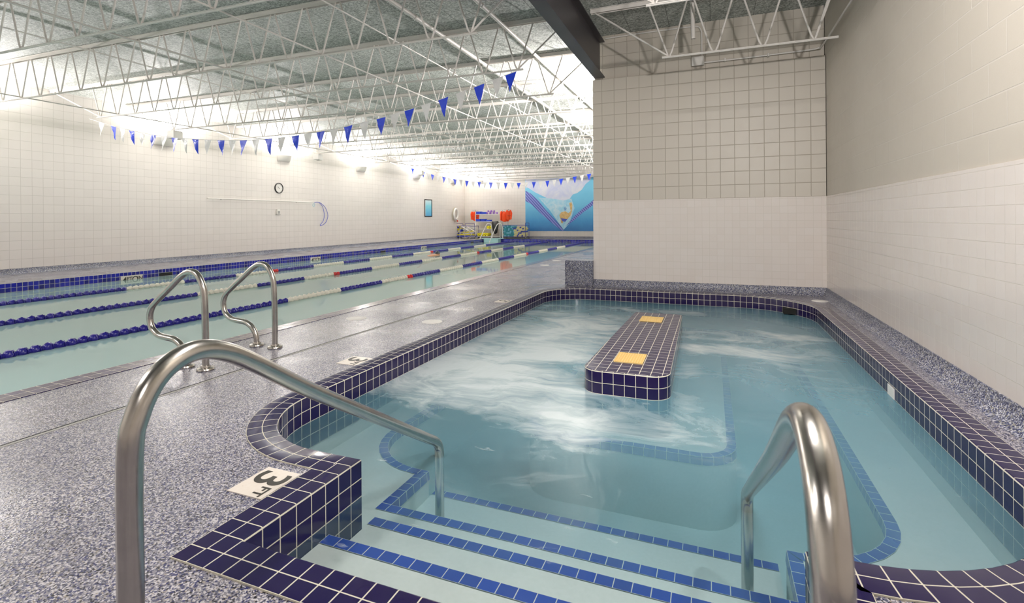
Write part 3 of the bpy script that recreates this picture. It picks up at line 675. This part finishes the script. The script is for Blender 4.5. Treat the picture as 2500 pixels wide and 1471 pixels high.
# clock
t = empty('wall_clock', (XL, 13.68, 2.30), 'round black rimmed wall clock on the long white wall', 'clock')
RX = Matrix.Rotation(PI/2, 4, 'Y')
MB().lathe([(.158, 0), (.19, 0), (.19, .03), (.18, .04), (.165, .04), (.158, .02), (.158, 0)], 36, RX).build('rim', M_black, t)
MB().lathe([(0, .012), (.16, .012), (.16, .014), (0, .014)], 36, RX).build('face', M_white, t)
def hand(ang, ln, w_):
    d = Vector((0, math.sin(ang), math.cos(ang))); n_ = Vector((0, math.cos(ang), -math.sin(ang))); mb = MB()
    A = [d*-.03+n_*w_, d*-.03-n_*w_, d*ln-n_*w_*.5, d*ln+n_*w_*.5]; i = mb.add([Vector((.017, p.y, p.z)) for p in A]+[Vector((.020, p.y, p.z)) for p in A])
    for f in ((0, 1, 2, 3), (7, 6, 5, 4), (0, 4, 5, 1), (1, 5, 6, 2), (2, 6, 7, 3), (3, 7, 4, 0)): mb.face([i+k for k in f])
    return mb.build('hand', M_grey if ln > .12 else M_black, t, smooth=False)
hand(-PI/2, .13, .005); hand(2*PI*10.75/12, .085, .006)
mb = MB()
for h in range(12):
    a = 2*PI*h/12; mb.box((.014, math.sin(a)*.135-.006, math.cos(a)*.135-.010), (.016, math.sin(a)*.135+.006, math.cos(a)*.135+.010))
mb.build('hour_marks', M_grey, t, smooth=False)
# reaching pole with shepherd hook
t = empty('rescue_pole', (XL+.05, 10.9, 1.84), 'long white rescue pole with a blue hook on the long wall', 'rescue pole')
MB().tube([(0, 0, 0), (0, 4.45, 0)], .018, 10).build('pole', M_white, t)
MB().tube(cr([(0, 4.45, 0), (0, 4.75, .0), (0, 5.05, -.18), (0, 5.2, -.5), (0, 5.08, -.78), (0, 4.85, -.90), (0, 4.78, -.88), (0, 4.95, -.70), (0, 5.0, -.45), (0, 4.9, -.15), (0, 4.72, 0)], 6), .010, 8).build('hook', M_indigo, t)
MB().tube(cr([(0, 4.42, 0), (0, 4.38, -.12), (0, 4.44, -.17), (0, 4.48, -.1), (0, 4.45, 0)], 5), .006, 6).build('cord', M_ltteal, t)
for y in (.5, 3.6): MB().box((-.05, y-.02, -.03), (.0, y+.02, .02)).build('bracket', M_white, t, smooth=False)
t = empty('wall_dispenser', (XL, 13.62, 1.36), 'small pale wall box under the rescue pole and clock', 'wall box')
MB().box((0, -.07, 0), (.07, .07, .19)).build('housing', M_white, t, bevel=.01); MB().box((.07, -.045, .03), (.073, .045, .12)).build('front_panel', M_grey, t, smooth=False)
MB().box((.0, -.08, -.02), (.06, .08, -.0)).build('tray', M_grey, t, smooth=False)
# framed picture
t = empty('framed_picture', (XL, 23.88, 1.30), 'tall black framed blue underwater picture on the long wall', 'picture')
mb = MB()
for a, b in (((0, -.38, 0), (.03, -.34, .94)), ((0, .34, 0), (.03, .38, .94)), ((0, -.38, 0), (.03, .38, .04)), ((0, -.38, .90), (.03, .38, .94))): mb.box(a, b)
mb.build('frame', M_black, t, smooth=False)
q = N('underwater_print'); v = q.obj(); sp = q.n('ShaderNodeSeparateXYZ'); q.l(v, sp.inputs[0])
g_ = q.math('ADD', sp.outputs[2], q.math('MULTIPLY', q.noise(v, 7, 4, .6), .30))
q.l(q.ramp(q.math('MULTIPLY', g_, .9), [(.05, rgb(60, 140, 200)), (.4, rgb(110, 190, 220)), (.65, rgb(130, 210, 225)), (.95, rgb(215, 232, 236))]), q.p.inputs['Base Color']); M_print = q.m
MB().box((0, -.34, .04), (.012, .34, .90)).build('print', M_print, t, smooth=False)
MB().box((.012, -.33, .05), (.014, -.29, .89)).build('mat_edge', M_white, t, smooth=False)
# life ring on a hook
t = empty('life_ring', (XL+.10, 26.9, 1.47), 'white life ring hanging on the long wall near the corner', 'life ring')
MB().tube([(0, .25*math.cos(a), .30*math.sin(a)) for a in [2*PI*k/32 for k in range(32)]], .065, 14, closed=True).build('ring', M_white, t)
MB().tube(cr([(.0, -.10, .42), (-.02, -.28, .25), (-.03, -.36, -.05), (-.02, -.26, -.33), (0, -.05, -.45), (0, .05, -.38)], 6), .016, 8).build('rope', plain('tan_rope', rgb(190, 180, 150), .8), t)
MB().lathe([(0, -.05), (.03, -.04), (.05, 0), (.03, .04), (0, .05)], 14).build('float_ball', M_floatred, t, (.02, .16, -.42))
MB().box((-.09, -.03, .30), (-.0, .03, .36)).build('hook', M_steelpaint, t, smooth=False)
# small vent on the ceiling far away
t = empty('ceiling_vent', (-11.9, 22.85, CZ-.16), 'grey diffuser grille hung below the far ceiling', 'vent')
MB().box((-.5, -.4, 0), (.5, .4, .15)).build('housing', M_white, t, smooth=False)
mb = MB()
for i in range(8): mb.box((-.45, -.36+i*.1, -.01), (.45, -.33+i*.1, 0))
mb.build('louvres', M_grey, t, smooth=False)

# ------------------------------------------------------------------ pennants
q = N('pennant_blue'); q.p.inputs['Base Color'].default_value = rgb(34, 70, 220); q.p.inputs['Roughness'].default_value = .3
q.p.inputs['Coat Weight'].default_value = .3; q.l(q.bump(q.noise(q.obj(), 14, 2), .6, .02), q.p.inputs['Normal']); M_pb = q.m
q = N('pennant_white'); q.p.inputs['Base Color'].default_value = rgb(232, 230, 228); q.p.inputs['Roughness'].default_value = .35
q.l(q.bump(q.noise(q.obj(), 14, 2), .6, .02), q.p.inputs['Normal']); M_pw = q.m
def pennants(y0, y1, pts, xs, label, w_, h_, group):
    t = empty('pennant_line', (pts[0][0], y0, pts[0][1]), label, 'pennants', group)
    P = cr([(x, 0, z) for x, z in pts], 8); ox, oz = pts[0]; XA, XB = pts[0][0], pts[-1][0]
    def zat(x):
        for a, b in zip(P, P[1:]):
            if a.x <= x <= b.x: return a.z+(b.z-a.z)*(x-a.x)/max(b.x-a.x, 1e-6)
        return P[-1].z
    def yat(x): return (y1-y0)*(x-XA)/(XB-XA)
    MB().tube([(p.x-ox, yat(p.x), p.z-oz) for p in P], .005, 6).build('cord', M_pw, t)
    for i, (x, c_) in enumerate(xs):
        rnd = random.Random(i*13+7); mb = MB(); nx, nz = 5, 7; tw = rnd.uniform(-.05, .05)
        za, zb = zat(x-w_/2), zat(x+w_/2); idx = {}
        for s in (0, 1):
            for j in range(nz):
                f = j/(nz-1)
                for k in range(nx):
                    g = (k/(nx-1)-.5)*w_*(1-f*.985)
                    zz = (za+zb)/2+(zb-za)*(g/w_) - h_*f - oz
                    yy = yat(x)+tw*f+.014*math.sin(5*f+g*30+i)*(f+.2)
                    idx[s, j, k] = mb.add([(g+rnd.uniform(-.0, .0), yy+s*.0014, zz)])
        for s in (0, 1):
            for j in range(nz-1):
                for k in range(nx-1):
                    r4 = [idx[s, j, k], idx[s, j, k+1], idx[s, j+1, k+1], idx[s, j+1, k]]; mb.face(r4 if s else r4[::-1])
        edge = [(0, k) for k in range(nx)]+[(j, nx-1) for j in range(1, nz)]+[(nz-1, k) for k in range(nx-2, -1, -1)]+[(j, 0) for j in range(nz-2, 0, -1)]
        for e0, e1 in zip(edge, edge[1:]+edge[:1]): mb.face((idx[0, e0[0], e0[1]], idx[0, e1[0], e1[1]], idx[1, e1[0], e1[1]], idx[1, e0[0], e0[1]]))
        o = mb.build('pennant', M_pb if c_ else M_pw, t, (x-ox, 0, 0), angle=1.2); o['label'] = 'blue triangular pennant' if c_ else 'white triangular pennant'
near = [(-12.9, 3.44), (-12.1, 3.22), (-11.54, 3.09), (-10.88, 2.957), (-10.25, 2.86), (-9.67, 2.793), (-8.98, 2.733), (-8.39, 2.697), (-7.77, 2.687), (-7.14, 2.705), (-6.56, 2.745), (-5.96, 2.803), (-5.28, 2.895), (-4.72, 2.995), (-4.08, 3.127), (-3.44, 3.279), (-2.8, 3.44)]
bx = [-12.115, -11.54, -10.88, -10.25, -9.67, -8.98, -8.39, -7.77, -7.14, -6.56, -5.96, -5.28, -4.72, -4.08, -3.44]
xs = sorted([(x, 1) for x in bx]+[((a+b)/2, 0) for a, b in zip(bx, bx[1:])]+[(-12.50, 0), (-3.12, 0), (-2.90, 1)])
pennants(7.02, 7.33, near, xs, 'nearer string of blue and white pennants hung between the joist ends', .19, .30, 'strings of backstroke pennants')
far = [(-14.3, 3.80), (-14.1, 3.746), (-13.49, 3.56), (-12.95, 3.39), (-12.3, 3.245), (-11.7, 3.12), (-11.04, 3.015), (-10.38, 2.935), (-9.77, 2.89), (-9.0, 2.85), (-8.35, 2.83), (-7.6, 2.842), (-6.95, 2.876), (-6.3, 2.94), (-5.67, 3.02), (-5.0, 3.12), (-4.3, 3.26), (-3.5, 3.42), (-1.9, 3.75)]
bx = [-14.1, -13.49, -12.95, -12.3, -11.7, -11.04, -10.38, -9.77, -9.0, -8.35, -7.6, -6.95, -6.3, -5.67, -5.02]
xs = sorted([(x, 1) for x in bx]+[((a+b)/2, 0) for a, b in zip(bx, bx[1:])])
pennants(22, 22, far, xs, 'farther string of blue and white pennants crossing in front of the mural', .20, .30, 'strings of backstroke pennants')

# ------------------------------------------------------------------ mural at the far wall
t = empty('wall_mural', (-7.9, YF, .42), 'large blue mural of an underwater swimmer on the far wall', 'mural')
q = N('mural_print'); v = q.obj(); sp = q.n('ShaderNodeSeparateXYZ'); q.l(v, sp.inputs[0])
g_ = q.math('ADD', q.math('MULTIPLY', sp.outputs[2], .32), q.math('MULTIPLY', q.noise(v, 1.6, 5, .6, .8), .16))
q.l(q.ramp(g_, [(.10, rgb(48, 112, 176)), (.28, rgb(70, 150, 205)), (.55, rgb(112, 190, 226)), (.85, rgb(128, 205, 236))]), q.p.inputs['Base Color']); q.p.inputs['Roughness'].default_value = .35
MB().box((-2.42, -.012, 0), (2.9, 0, 3.08)).build('print', q.m, t, smooth=False)
def soft(name, c1, c2, sc):
    q = N(name); q.l(q.ramp(q.noise(q.obj(), sc, 4, .6, 1), [(.35, c1), (.65, c2)]), q.p.inputs['Base Color']); return q.m
def poly(name, pts, mat, lay): MB().prism([(x+7.9, z-.42) for x, z in pts], -.012-.003*lay, -.012-.003*(lay-1), 'XZ').build(name, mat, t, smooth=False)
poly('printed_surface', [(-10.3, 3.5), (-6.3, 3.5), (-6.38, 3.32), (-6.66, 3.11), (-6.89, 2.78), (-7.17, 2.6), (-7.4, 2.54), (-7.63, 2.25), (-7.96, 2.12), (-8.72, 2.23), (-9.3, 2.52), (-9.69, 2.71), (-10.08, 2.96), (-10.3, 3.06)], soft('print_surface', rgb(206, 210, 238), rgb(232, 232, 240), 1.2), 1)
poly('printed_spray', [(-9.5, 2.4), (-8.72, 2.33), (-7.96, 2.2), (-7.5, 2.3), (-7.31, 1.75), (-7.64, .85), (-7.97, .50), (-8.44, 1.13), (-8.82, 1.67)], soft('print_spray', rgb(150, 208, 232), rgb(206, 228, 240), 3), 2)
q = N('print_rope'); wv = q.n('ShaderNodeTexWave'); wv.inputs['Scale'].default_value = 2.6; wv.inputs['Distortion'].default_value = .6
mp = q.n('ShaderNodeMapping'); mp.inputs['Rotation'].default_value = (0, .75, 0); q.l(q.obj(), mp.inputs[0]); q.l(mp.outputs[0], wv.inputs[0]); q.l(q.ramp(wv.outputs['Fac'], [(.35, rgb(78, 84, 170)), (.6, rgb(140, 150, 215))]), q.p.inputs['Base Color']); M_pr = q.m
poly('printed_rope', [(-10.3, 2.82), (-9.98, 2.65), (-9.49, 2.2), (-9.06, 1.68), (-8.44, 1.03), (-8.06, .62), (-7.97, .44), (-8.11, .48), (-8.73, .94), (-9.4, 1.5), (-9.94, 2.02), (-10.3, 2.21)], M_pr, 3)
poly('printed_rope', [(-6.0, 2.4), (-6.39, 2.05), (-6.8, 1.74), (-7.27, 1.34), (-7.64, .94), (-7.88, .67), (-7.78, .76), (-7.36, 1.03), (-6.85, 1.47), (-6.39, 1.78), (-6.0, 2.1)], M_pr, 3)
poly('printed_figure', [(-8.11, 1.51), (-7.87, 1.58), (-7.68, 1.46), (-7.54, 1.57), (-7.59, 1.84), (-7.62, 2.05), (-7.49, 2.09), (-7.44, 1.93), (-7.47, 1.57), (-7.54, 1.35), (-7.73, 1.12), (-7.97, 1.05), (-8.02, .87), (-8.11, .9), (-8.16, 1.17), (-8.22, 1.35)], soft('print_skin', rgb(222, 190, 130), rgb(190, 150, 96), 8), 3)
poly('printed_trunks', [(-8.13, 1.17), (-7.73, 1.12), (-7.87, .96), (-8.06, 1.01)], M_indigo, 4)
poly('printed_head', [(-7.96, 1.78), (-7.87, 1.85), (-7.78, 1.76), (-7.8, 1.62), (-7.92, 1.6)], soft('print_cap', rgb(90, 140, 190), rgb(150, 190, 220), 9), 4)

# ------------------------------------------------------------------ gear at the far end
def tub(pts, r=.018, n=8, k=0): return MB().tube(cr(pts, k) if k else pts, r, n)
# storage rack
t = empty('storage_rack', (-12.4, 27.65, 0), 'white pipe rack with four shelves holding foam gear', 'rack')
for x in (-.80, .80):
    for y in (-.22, .22): MB().tube([(x, y, 0), (x, y, 1.60)], .024, 10).build('post', M_white, t)
for z, nm2 in ((.12, 1), (.55, 1), (.99, 1), (1.43, 1)):
    mb = MB()
    for y in (-.22, -.07, .07, .22): mb.tube([(-.80, y, z), (.80, y, z)], .018, 8)
    for x in (-.80, .8): mb.tube([(x, -.22, z), (x, .22, z)], .018, 8)
    if z > .9: mb.box((-.79, -.21, z+.012), (.79, .21, z+.02))
    mb.build('shelf', M_white, t)
def board(name, mat, L, W, T):
    mb = MB(); P = fillet_path([(-L/2, -W/2, .04), (L/2, -W/2, .04), (L/2, W/2, .12), (-L/2, W/2, .12)], 5); mb.prism([tuple(p) for p in P], 0, T, 'XY'); return mb.mesh(name, mat, bevel=.004)
kb = board('kickboard', M_blue, .30, .40, .03)
def place(me, name, loc, label, cat, group, rz=0, rx=0, ry=0):
    o = link(name, me, None, None, loc); o.rotation_euler = (rx, ry, rz); return tag(o, label, cat, group)
GK = 'blue kickboards stacked on the rack'
LV = ['bottom board', 'second board up', 'third board up', 'fourth board up', 'fifth board up', 'top board']
for (x, z0, nn, wh) in ((-13.02, 1.452, 5, 'left stack on the top shelf'), (-12.68, 1.452, 4, 'second stack on the top shelf'), (-13.04, 1.012, 5, 'left stack on the second shelf'), (-12.72, 1.012, 5, 'middle stack on the second shelf'), (-12.38, 1.012, 3, 'right stack on the second shelf')):
    for i in range(nn):
        place(kb, 'kickboard', (x+random.Random(i).uniform(-.01, .01), 27.62, z0+.031*i), f'blue foam kickboard, {wh}, {LV[i]}', 'kickboard', GK, random.Random(i+9).uniform(-.08, .08))
def dumbbell():
    mb = MB(); RY = Matrix.Rotation(PI/2, 4, 'Y')
    for s in (-.10, .10): mb.lathe([(.012, -.03), (.055, -.028), (.06, 0), (.055, .028), (.012, .03)], 6, Matrix.Translation((s, 0, 0)) @ RY)
    mb.tube([(-.1, 0, 0), (.1, 0, 0)], .014, 8); return mb.mesh('foam_dumbbell', M_purple)
db = dumbbell()
for i, (x, z, wh) in enumerate(((-12.40, 1.51, 'lower left'), (-12.17, 1.51, 'lower middle'), (-11.94, 1.51, 'lower right'), (-12.33, 1.62, 'upper left'), (-12.12, 1.62, 'upper right'))):
    place(db, 'foam_dumbbell', (x, 27.55+.03*(i % 2), z), f'purple foam dumbbell piled on the top shelf, {wh}', 'foam dumbbell', 'purple foam dumbbells on the top shelf')
def roll(mat, r, ri, L, n=18):
    mb = MB(); RX_ = Matrix.Rotation(PI/2, 4, 'X'); mb.lathe([(ri, -L/2), (r, -L/2), (r, L/2), (ri, L/2), (ri, -L/2)], n, RX_)
    return mb.mesh('foam_roll', mat)
yr = roll(M_yellow, .088, .03, .42)
for i, (x, z, wh) in enumerate(((-13.02, .228, 'lowest shelf, first from the left'), (-12.84, .228, 'lowest shelf, second from the left'), (-12.65, .228, 'lowest shelf, third from the left'), (-12.46, .228, 'lowest shelf, fourth from the left'), (-12.40, .658, 'third shelf, the left of two'), (-12.19, .658, 'third shelf, the right of two'))):
    place(yr, 'foam_roll', (x, 27.65, z), f'yellow foam roll end-on, {wh}', 'foam roll', 'yellow foam rolls on the rack')
# black mesh bag hung from the second shelf
mb = MB(); rings = []
for j, (zz, w_, d_) in enumerate(((1.03, .20, .03), (.95, .21, .07), (.75, .20, .10), (.5, .16, .10), (.35, .13, .08), (.27, .04, .03))):
    rings.append(mb.add([(w_*math.cos(2*PI*k/16)*(1+.08*math.sin(k*3+j)), d_*math.sin(2*PI*k/16), zz) for k in range(16)]))
for a, c in zip(rings, rings[1:]):
    for k in range(16): mb.face((a+k, a+(k+1) % 16, c+(k+1) % 16, c+k))
mb.face([rings[-1]+k for k in range(16)]); mb.face([rings[0]+k for k in range(16)])
tag(mb.build('mesh_bag', M_black, None, (-11.87, 27.32, 0), angle=1.2), 'black bag hanging from the right side of the rack', 'bag')
# life vests
def vest():
    mb = MB(); pts = [(-.16, 0), (-.03, -.02), (-.015, .30), (-.06, .50), (-.10, .55), (-.15, .50), (-.21, .36), (-.19, .2)]
    me_parts = []
    mb.prism(pts, -.05, .05, 'XZ'); mb.prism([(-x, z) for x, z in pts][::-1], -.05, .05, 'XZ'); mb.box((-.16, .03, .02), (.16, .08, .48))
    return mb.mesh('panel', M_orange, bevel=.015)
vm = vest(); vs = MB().box((-.10, -.062, .20), (.10, -.052, .222)).mesh('strap', M_black, smooth=False); vh = MB().tube([(0, .0, .5), (0, .02, .58)], .008, 6).mesh('hanger', M_black)
def put_vest(x, y, z, rz, s, label):
    t = empty('life_vest', (x, y, z), label, 'life vest', 'orange life vests hung beside the rack', rz); link('panel', vm, None, t); link('strap', vs, None, t); link('hanger', vh, None, t); t.scale = (s, s, s)
put_vest(-13.36, 27.45, 1.12, 1.15, .92, 'orange life vest hanging left of the rack, outer one'); put_vest(-13.20, 27.5, 1.06, .85, .98, 'orange life vest hanging left of the rack, inner one')
for i, (x, z, rz) in enumerate(((-11.46, 1.06, 1.25), (-11.33, 1.0, 1.45), (-11.20, 1.02, 1.1), (-11.05, 1.12, .8))): put_vest(x, 27.5-.02*i, z, rz, 1.03, f'orange life vest hanging right of the rack, {ORD[i]} from the rack')
for x, y, lb in ((-13.27, 27.6, 'thin stand post behind the left life vests'), (-11.2, 27.68, 'thin stand post behind the right life vests')):
    t = empty('vest_stand', (x, y, 0), lb, 'stand', 'stands carrying the life vests'); MB().tube([(0, 0, .015), (0, 0, 1.72)], .014, 8).build('post', M_grey, t); MB().tube([(-.22, -.08, 1.69), (.22, -.08, 1.69)], .010, 8).build('bar', M_grey, t); MB().lathe([(0, 0), (.16, 0), (.16, .015), (0, .02)], 20).build('base', M_grey, t)
# noodle carts
def cart(loc, W, D, H, label, tall):
    t = empty('gear_cart', loc, label, 'cart', 'purple framed gear carts'); z0 = .12
    for x in (-W/2, W/2):
        for y in (-D/2, D/2):
            MB().tube([(x, y, z0), (x, y, H)], .014, 8).build('post', M_purpleframe, t)
            MB().lathe([(.0, -.018), (.045, -.016), (.045, .016), (0, .018)], 14, Matrix.Translation((x, y, .045)) @ Matrix.Rotation(PI/2, 4, 'X')).build('caster', M_black, t)
            MB().box((x-.014, y-.02, .04), (x+.014, y+.02, z0)).build('caster_fork', M_grey, t, smooth=False)
    mb = MB()
    for z in (z0, H):
        for y in (-D/2, D/2): mb.tube([(-W/2, y, z), (W/2, y, z)], .013, 8)
        for x in (-W/2, W/2): mb.tube([(x, -D/2, z), (x, D/2, z)], .013, 8)
    mb.build('rail', M_purpleframe, t)
    MB().box((-W/2, -D/2, z0-.04), (W/2, D/2, z0-.012)).build('tray', M_blue if tall else M_black, t, smooth=False)
    mb = MB(); nn = int(W/.085)
    for i in range(1, nn): x = -W/2+W*i/nn; mb.tube([(x, -D/2, z0), (x, -D/2, H)], .0022, 4)
    for z in [z0+(H-z0)*i/7 for i in range(1, 7)]: mb.tube([(-W/2, -D/2, z), (W/2, -D/2, z)], .0022, 4)
    mb.build('wire_panel', M_purpleframe, t); return t
cl_ = cart((-13.86, 27.45, 0), 1.44, .55, .74, 'purple framed cart of white and yellow foam gear left of the rack', True)
for s, x in (('left', -.38), ('right', .40)):
    y = -.275; MB().tube(cr([(x-.32, y, .74), (x-.31, y, .85), (x-.24, y, .89), (x+.24, y, .89), (x+.31, y, .85), (x+.32, y, .74)], 5), .014, 8).build('handle', M_purpleframe, cl_)
cr_ = cart((-10.64, 27.5, 0), 1.42, .62, .78, 'purple framed wire cart packed with foam noodles right of the rack', False)
MB().tube(cr([(.71, -.31, .78), (.71, -.31, .88), (.71, -.25, .91), (.71, .25, .91), (.71, .31, .88), (.71, .31, .78)], 5), .014, 8).build('handle', M_purpleframe, cr_)
# noodles seen end-on in the right cart
nms = [roll(m_, .046, .018, .52, 12) for m_ in (M_teal, M_ltteal, M_indigo, M_cream)]
rnd = random.Random(5); row = 0; zz = .165; cc = 0; CN = ['teal', 'light teal', 'indigo', 'cream']
while zz < .78:
    x = -11.29+(.047 if row % 2 else 0); col_i = 0
    while x < -9.99:
        left = x < -10.68+rnd.uniform(-.05, .05)
        lim = .76 if left else .60+.12*math.sin((x+10.7)*2.2)
        if zz < lim:
            k = rnd.choice((0, 0, 1)) if left else rnd.choice((2, 3, 3))
            col_i += 1
            place(nms[k], 'pool_noodle', (x+rnd.uniform(-.006, .006), 27.5+rnd.uniform(-.03, .03), zz+rnd.uniform(-.004, .004)), f'{CN[k]} foam noodle in the wire cart, {ORD[row]} row up, {ORD[min(col_i-1, 16)]} from left', 'pool noodle', 'foam noodles packed in the right cart')
        x += .095
    zz += .083; row += 1
# left cart contents: long white belts and boards, yellow and blue boards at the bottom
lb_ = ['lowest', 'second', 'third', 'fourth', 'fifth', 'top']
for i, (m_, z, L) in enumerate(((M_blue, .135, 1.34), (M_yellow, .175, 1.30), (M_yellow, .215, 1.22))):
    place(MB().box((-L/2, -.2, 0), (L/2, .2, .036)).mesh('foam_mat', m_, bevel=.008), 'foam_mat', (-13.84, 27.45, z), f'{"blue" if i == 0 else "yellow"} foam mat lying in the left cart, {lb_[i]} of the flat mats', 'foam mat', 'flat foam mats in the left cart')
for i in range(6):
    ph = i*.05; z = .31+.068*i
    pts = [(-.18, 0, z-.02+.02*i), (0, 0, z-.03), (.22, 0, z+.0+.01*i), (.42, 0, z+.05+.008*i), (.58, 0, z+.07)]
    place(MB().tube(cr(pts, 5), .034, 10).mesh('float_belt', M_whitefoam if i != 1 else M_yellow), 'float_belt', (-13.80, 27.30+.04*(i % 3), 0), f'{"white" if i != 1 else "yellow"} curved foam belt in the left cart, {lb_[i]} of the pile', 'foam belt', 'curved foam belts in the left cart')
nm3 = [roll(m_, .036, .012, .36, 10) for m_ in (M_whitefoam, M_yellow, M_blue)]
rnd = random.Random(3); n_ = 0
for r_ in range(7):
    for c_ in range(5):
        if r_ == 6 and c_ in (0, 4): continue
        k = rnd.choice((0, 0, 1, 1, 2)); n_ += 1
        place(nm3[k], 'foam_tube', (-14.44+.078*c_+.035*(r_ % 2)-.0+.0, 27.42+rnd.uniform(-.02, .02), .30+.068*r_), f'{("white", "yellow", "blue")[k]} foam tube end-on in the left cart, {ORD[r_]} row up, {ORD[c_]} from the left', 'foam tube', 'foam tubes end-on in the left cart') if -14.44+.078*c_ > -14.6 else None
# removable pool stairs with rails at the end wall, and grab rails by the corner
t = empty('pool_steps', (-11.72, 26.55, 0), 'pale aqua pool steps with two white rails at the far end', 'pool steps')
MB().box((-.58, -.22, .004), (.58, .32, .05)).build('platform', M_aqua, t, bevel=.01)
MB().prism([(-.46, 0), (.46, 0), (.42, -.6), (-.42, -.6)], -.20, .16, 'XZ').build('body', M_aqua, t)
for s in (-1, 1):
    P = cr([(s*.33+.20, .28, .02), (s*.33+.19, .26, .5), (s*.33+.18, .22, .78), (s*.33+.12, .14, .88), (s*.33+.03, .04, .88), (s*.33-.05, -.05, .76), (s*.33-.20, -.22, .3), (s*.33-.32, -.36, -.06), (s*.33-.36, -.40, -.22), (s*.33-.36, -.40, -.5)], 6)
    MB().tube(P, .022, 12).build('rail', M_white, t)
def corner_rail(x, y, label):
    t = empty('corner_handrail', (x, y, 0), label, 'handrail', 'handrails at the far left corner of the pool')
    P = cr([(0, 0, .0), (0, 0, .5), (.03, 0, .66), (.12, 0, .73), (.22, 0, .68), (.50, 0, .52), (.68, 0, .42), (.74, 0, .32), (.68, 0, .20), (.56, 0, .14), (.40, 0, .12), (.30, 0, .06), (.27, 0, .0)], 6)
    MB().tube(P, .022, 12).build('rail', M_stain, t); flange(t, (0, 0, 0), .022)
corner_rail(-13.62+.30, 25.6, 'white steel handrail by the far left corner, nearer of the pair'); corner_rail(-13.3, 26.2, 'white steel handrail by the far left corner, farther of the pair')

# ------------------------------------------------------------------ swimmer
def skin_mesh(verts, edges, radii, name, mat, parent, root=0, sub=2):
    me = bpy.data.meshes.new(name); me.from_pydata(verts, edges, []); o = link(name, me, mat, None)
    md = o.modifiers.new('skin', 'SKIN'); sk = me.skin_vertices[0].data
    for i, r in enumerate(radii): sk[i].radius = (r, r); sk[i].use_root = (i == root)
    md2 = o.modifiers.new('sub', 'SUBSURF'); md2.levels = sub; md2.render_levels = sub
    bpy.context.view_layer.update()
    m2 = bpy.data.meshes.new_from_object(o.evaluated_get(bpy.context.evaluated_depsgraph_get()))
    bpy.data.objects.remove(o); m2.materials.clear(); m2.materials.append(mat)
    for p in m2.polygons: p.use_smooth = True
    return link(name, m2, None, parent)
t = empty('person', (-9.47, 16.35, WZ), 'person in dark cap and goggles swimming beside the rope nearest the long wall', 'person')
# body prone along -Y, head at origin
V = [(0, -.90, -.16), (0, -.65, -.14), (0, -.40, -.09), (0, -.25, -.06), (0, -.13, -.02), (0, -.04, .02)]
E_ = [(0, 1), (1, 2), (2, 3), (3, 4), (4, 5)]; Rr = [.14, .13, .16, .15, .065, .06]
def chain(pts, rs, root):
    prev = root
    for p, r in zip(pts, rs): V.append(p); Rr.append(r); E_.append((prev, len(V)-1)); prev = len(V)-1
    return prev
for s in (-1, 1): chain([(s*.11, -1.10, -.17), (s*.12, -1.35, -.19), (s*.12, -1.60, -.17), (s*.12, -1.80, -.19), (s*.12, -1.95, -.22)], [.085, .065, .055, .04, .03], 0)
h1 = chain([(.20, -.24, -.05), (.26, .02, -.08), (.22, .26, -.12), (.20, .34, -.13), (.20, .38, -.135)], [.065, .045, .034, .028, .030], 3)
h2 = chain([(-.20, -.30, -.08), (-.30, -.50, -.22), (-.28, -.70, -.34), (-.27, -.76, -.37), (-.27, -.79, -.38)], [.065, .045, .034, .028, .030], 3)
for hb, d in ((h1, 1), (h2, -1)):
    b = V[hb]
    for f in range(4): chain([(b[0]+(f-1.5)*.021, b[1]+d*(.03+.01*(f in (1, 2))), b[2]-.004), (b[0]+(f-1.5)*.024, b[1]+d*(.06+.012*(f in (1, 2))), b[2]-.012), (b[0]+(f-1.5)*.025, b[1]+d*(.085+.014*(f in (1, 2))), b[2]-.022)], [.009, .008, .007], hb)
    chain([(b[0]-.035, b[1]-d*.02, b[2]-.005), (b[0]-.055, b[1]+d*.01, b[2]-.012)], [.010, .008], hb-1)
skin_mesh(V, E_, Rr, 'body', M_skin, t)
def ell(name, c_, r, mat, n=20, zmin=-1.0, par=t):
    mb = MB(); prof = [(math.cos(a), math.sin(a)) for a in [(-PI/2)+PI*k/14 for k in range(15)]]; prof = [(max(x, 0), z) for x, z in prof if z >= zmin]
    mb.lathe(prof, n); mb.v = [(x*r[0]+c_[0], y*r[1]+c_[1], z*r[2]+c_[2]) for x, y, z in mb.v]; return mb.build(name, mat, par)
ell('head', (0, .06, .035), (.082, .105, .11), M_skin); ell('swim_cap', (0, .05, .055), (.088, .112, .105), plain('dark_cap', rgb(48, 58, 72), .4), zmin=.0)
MB().lathe([(0, 0), (.016, .003), (.02, .012), (0, .03)], 10, Matrix.Translation((0, .150, .03)) @ Matrix.Rotation(-PI/2, 4, 'X')).build('nose', M_skin, t)
for s in (-1, 1):
    ell('goggle_lens', (s*.032, .155, .045), (.024, .014, .018), M_black); ell('ear', (s*.084, .05, .02), (.014, .02, .03), M_skin)
ell('mouth', (0, .155, .0), (.022, .008, .007), plain('lips', rgb(160, 84, 76), .5))
MB().tube([(.086*math.cos(a), .05+.108*math.sin(a), .047) for a in [2*PI*k/24 for k in range(24)]], .005, 6, closed=True).build('goggle_strap', M_black, t)
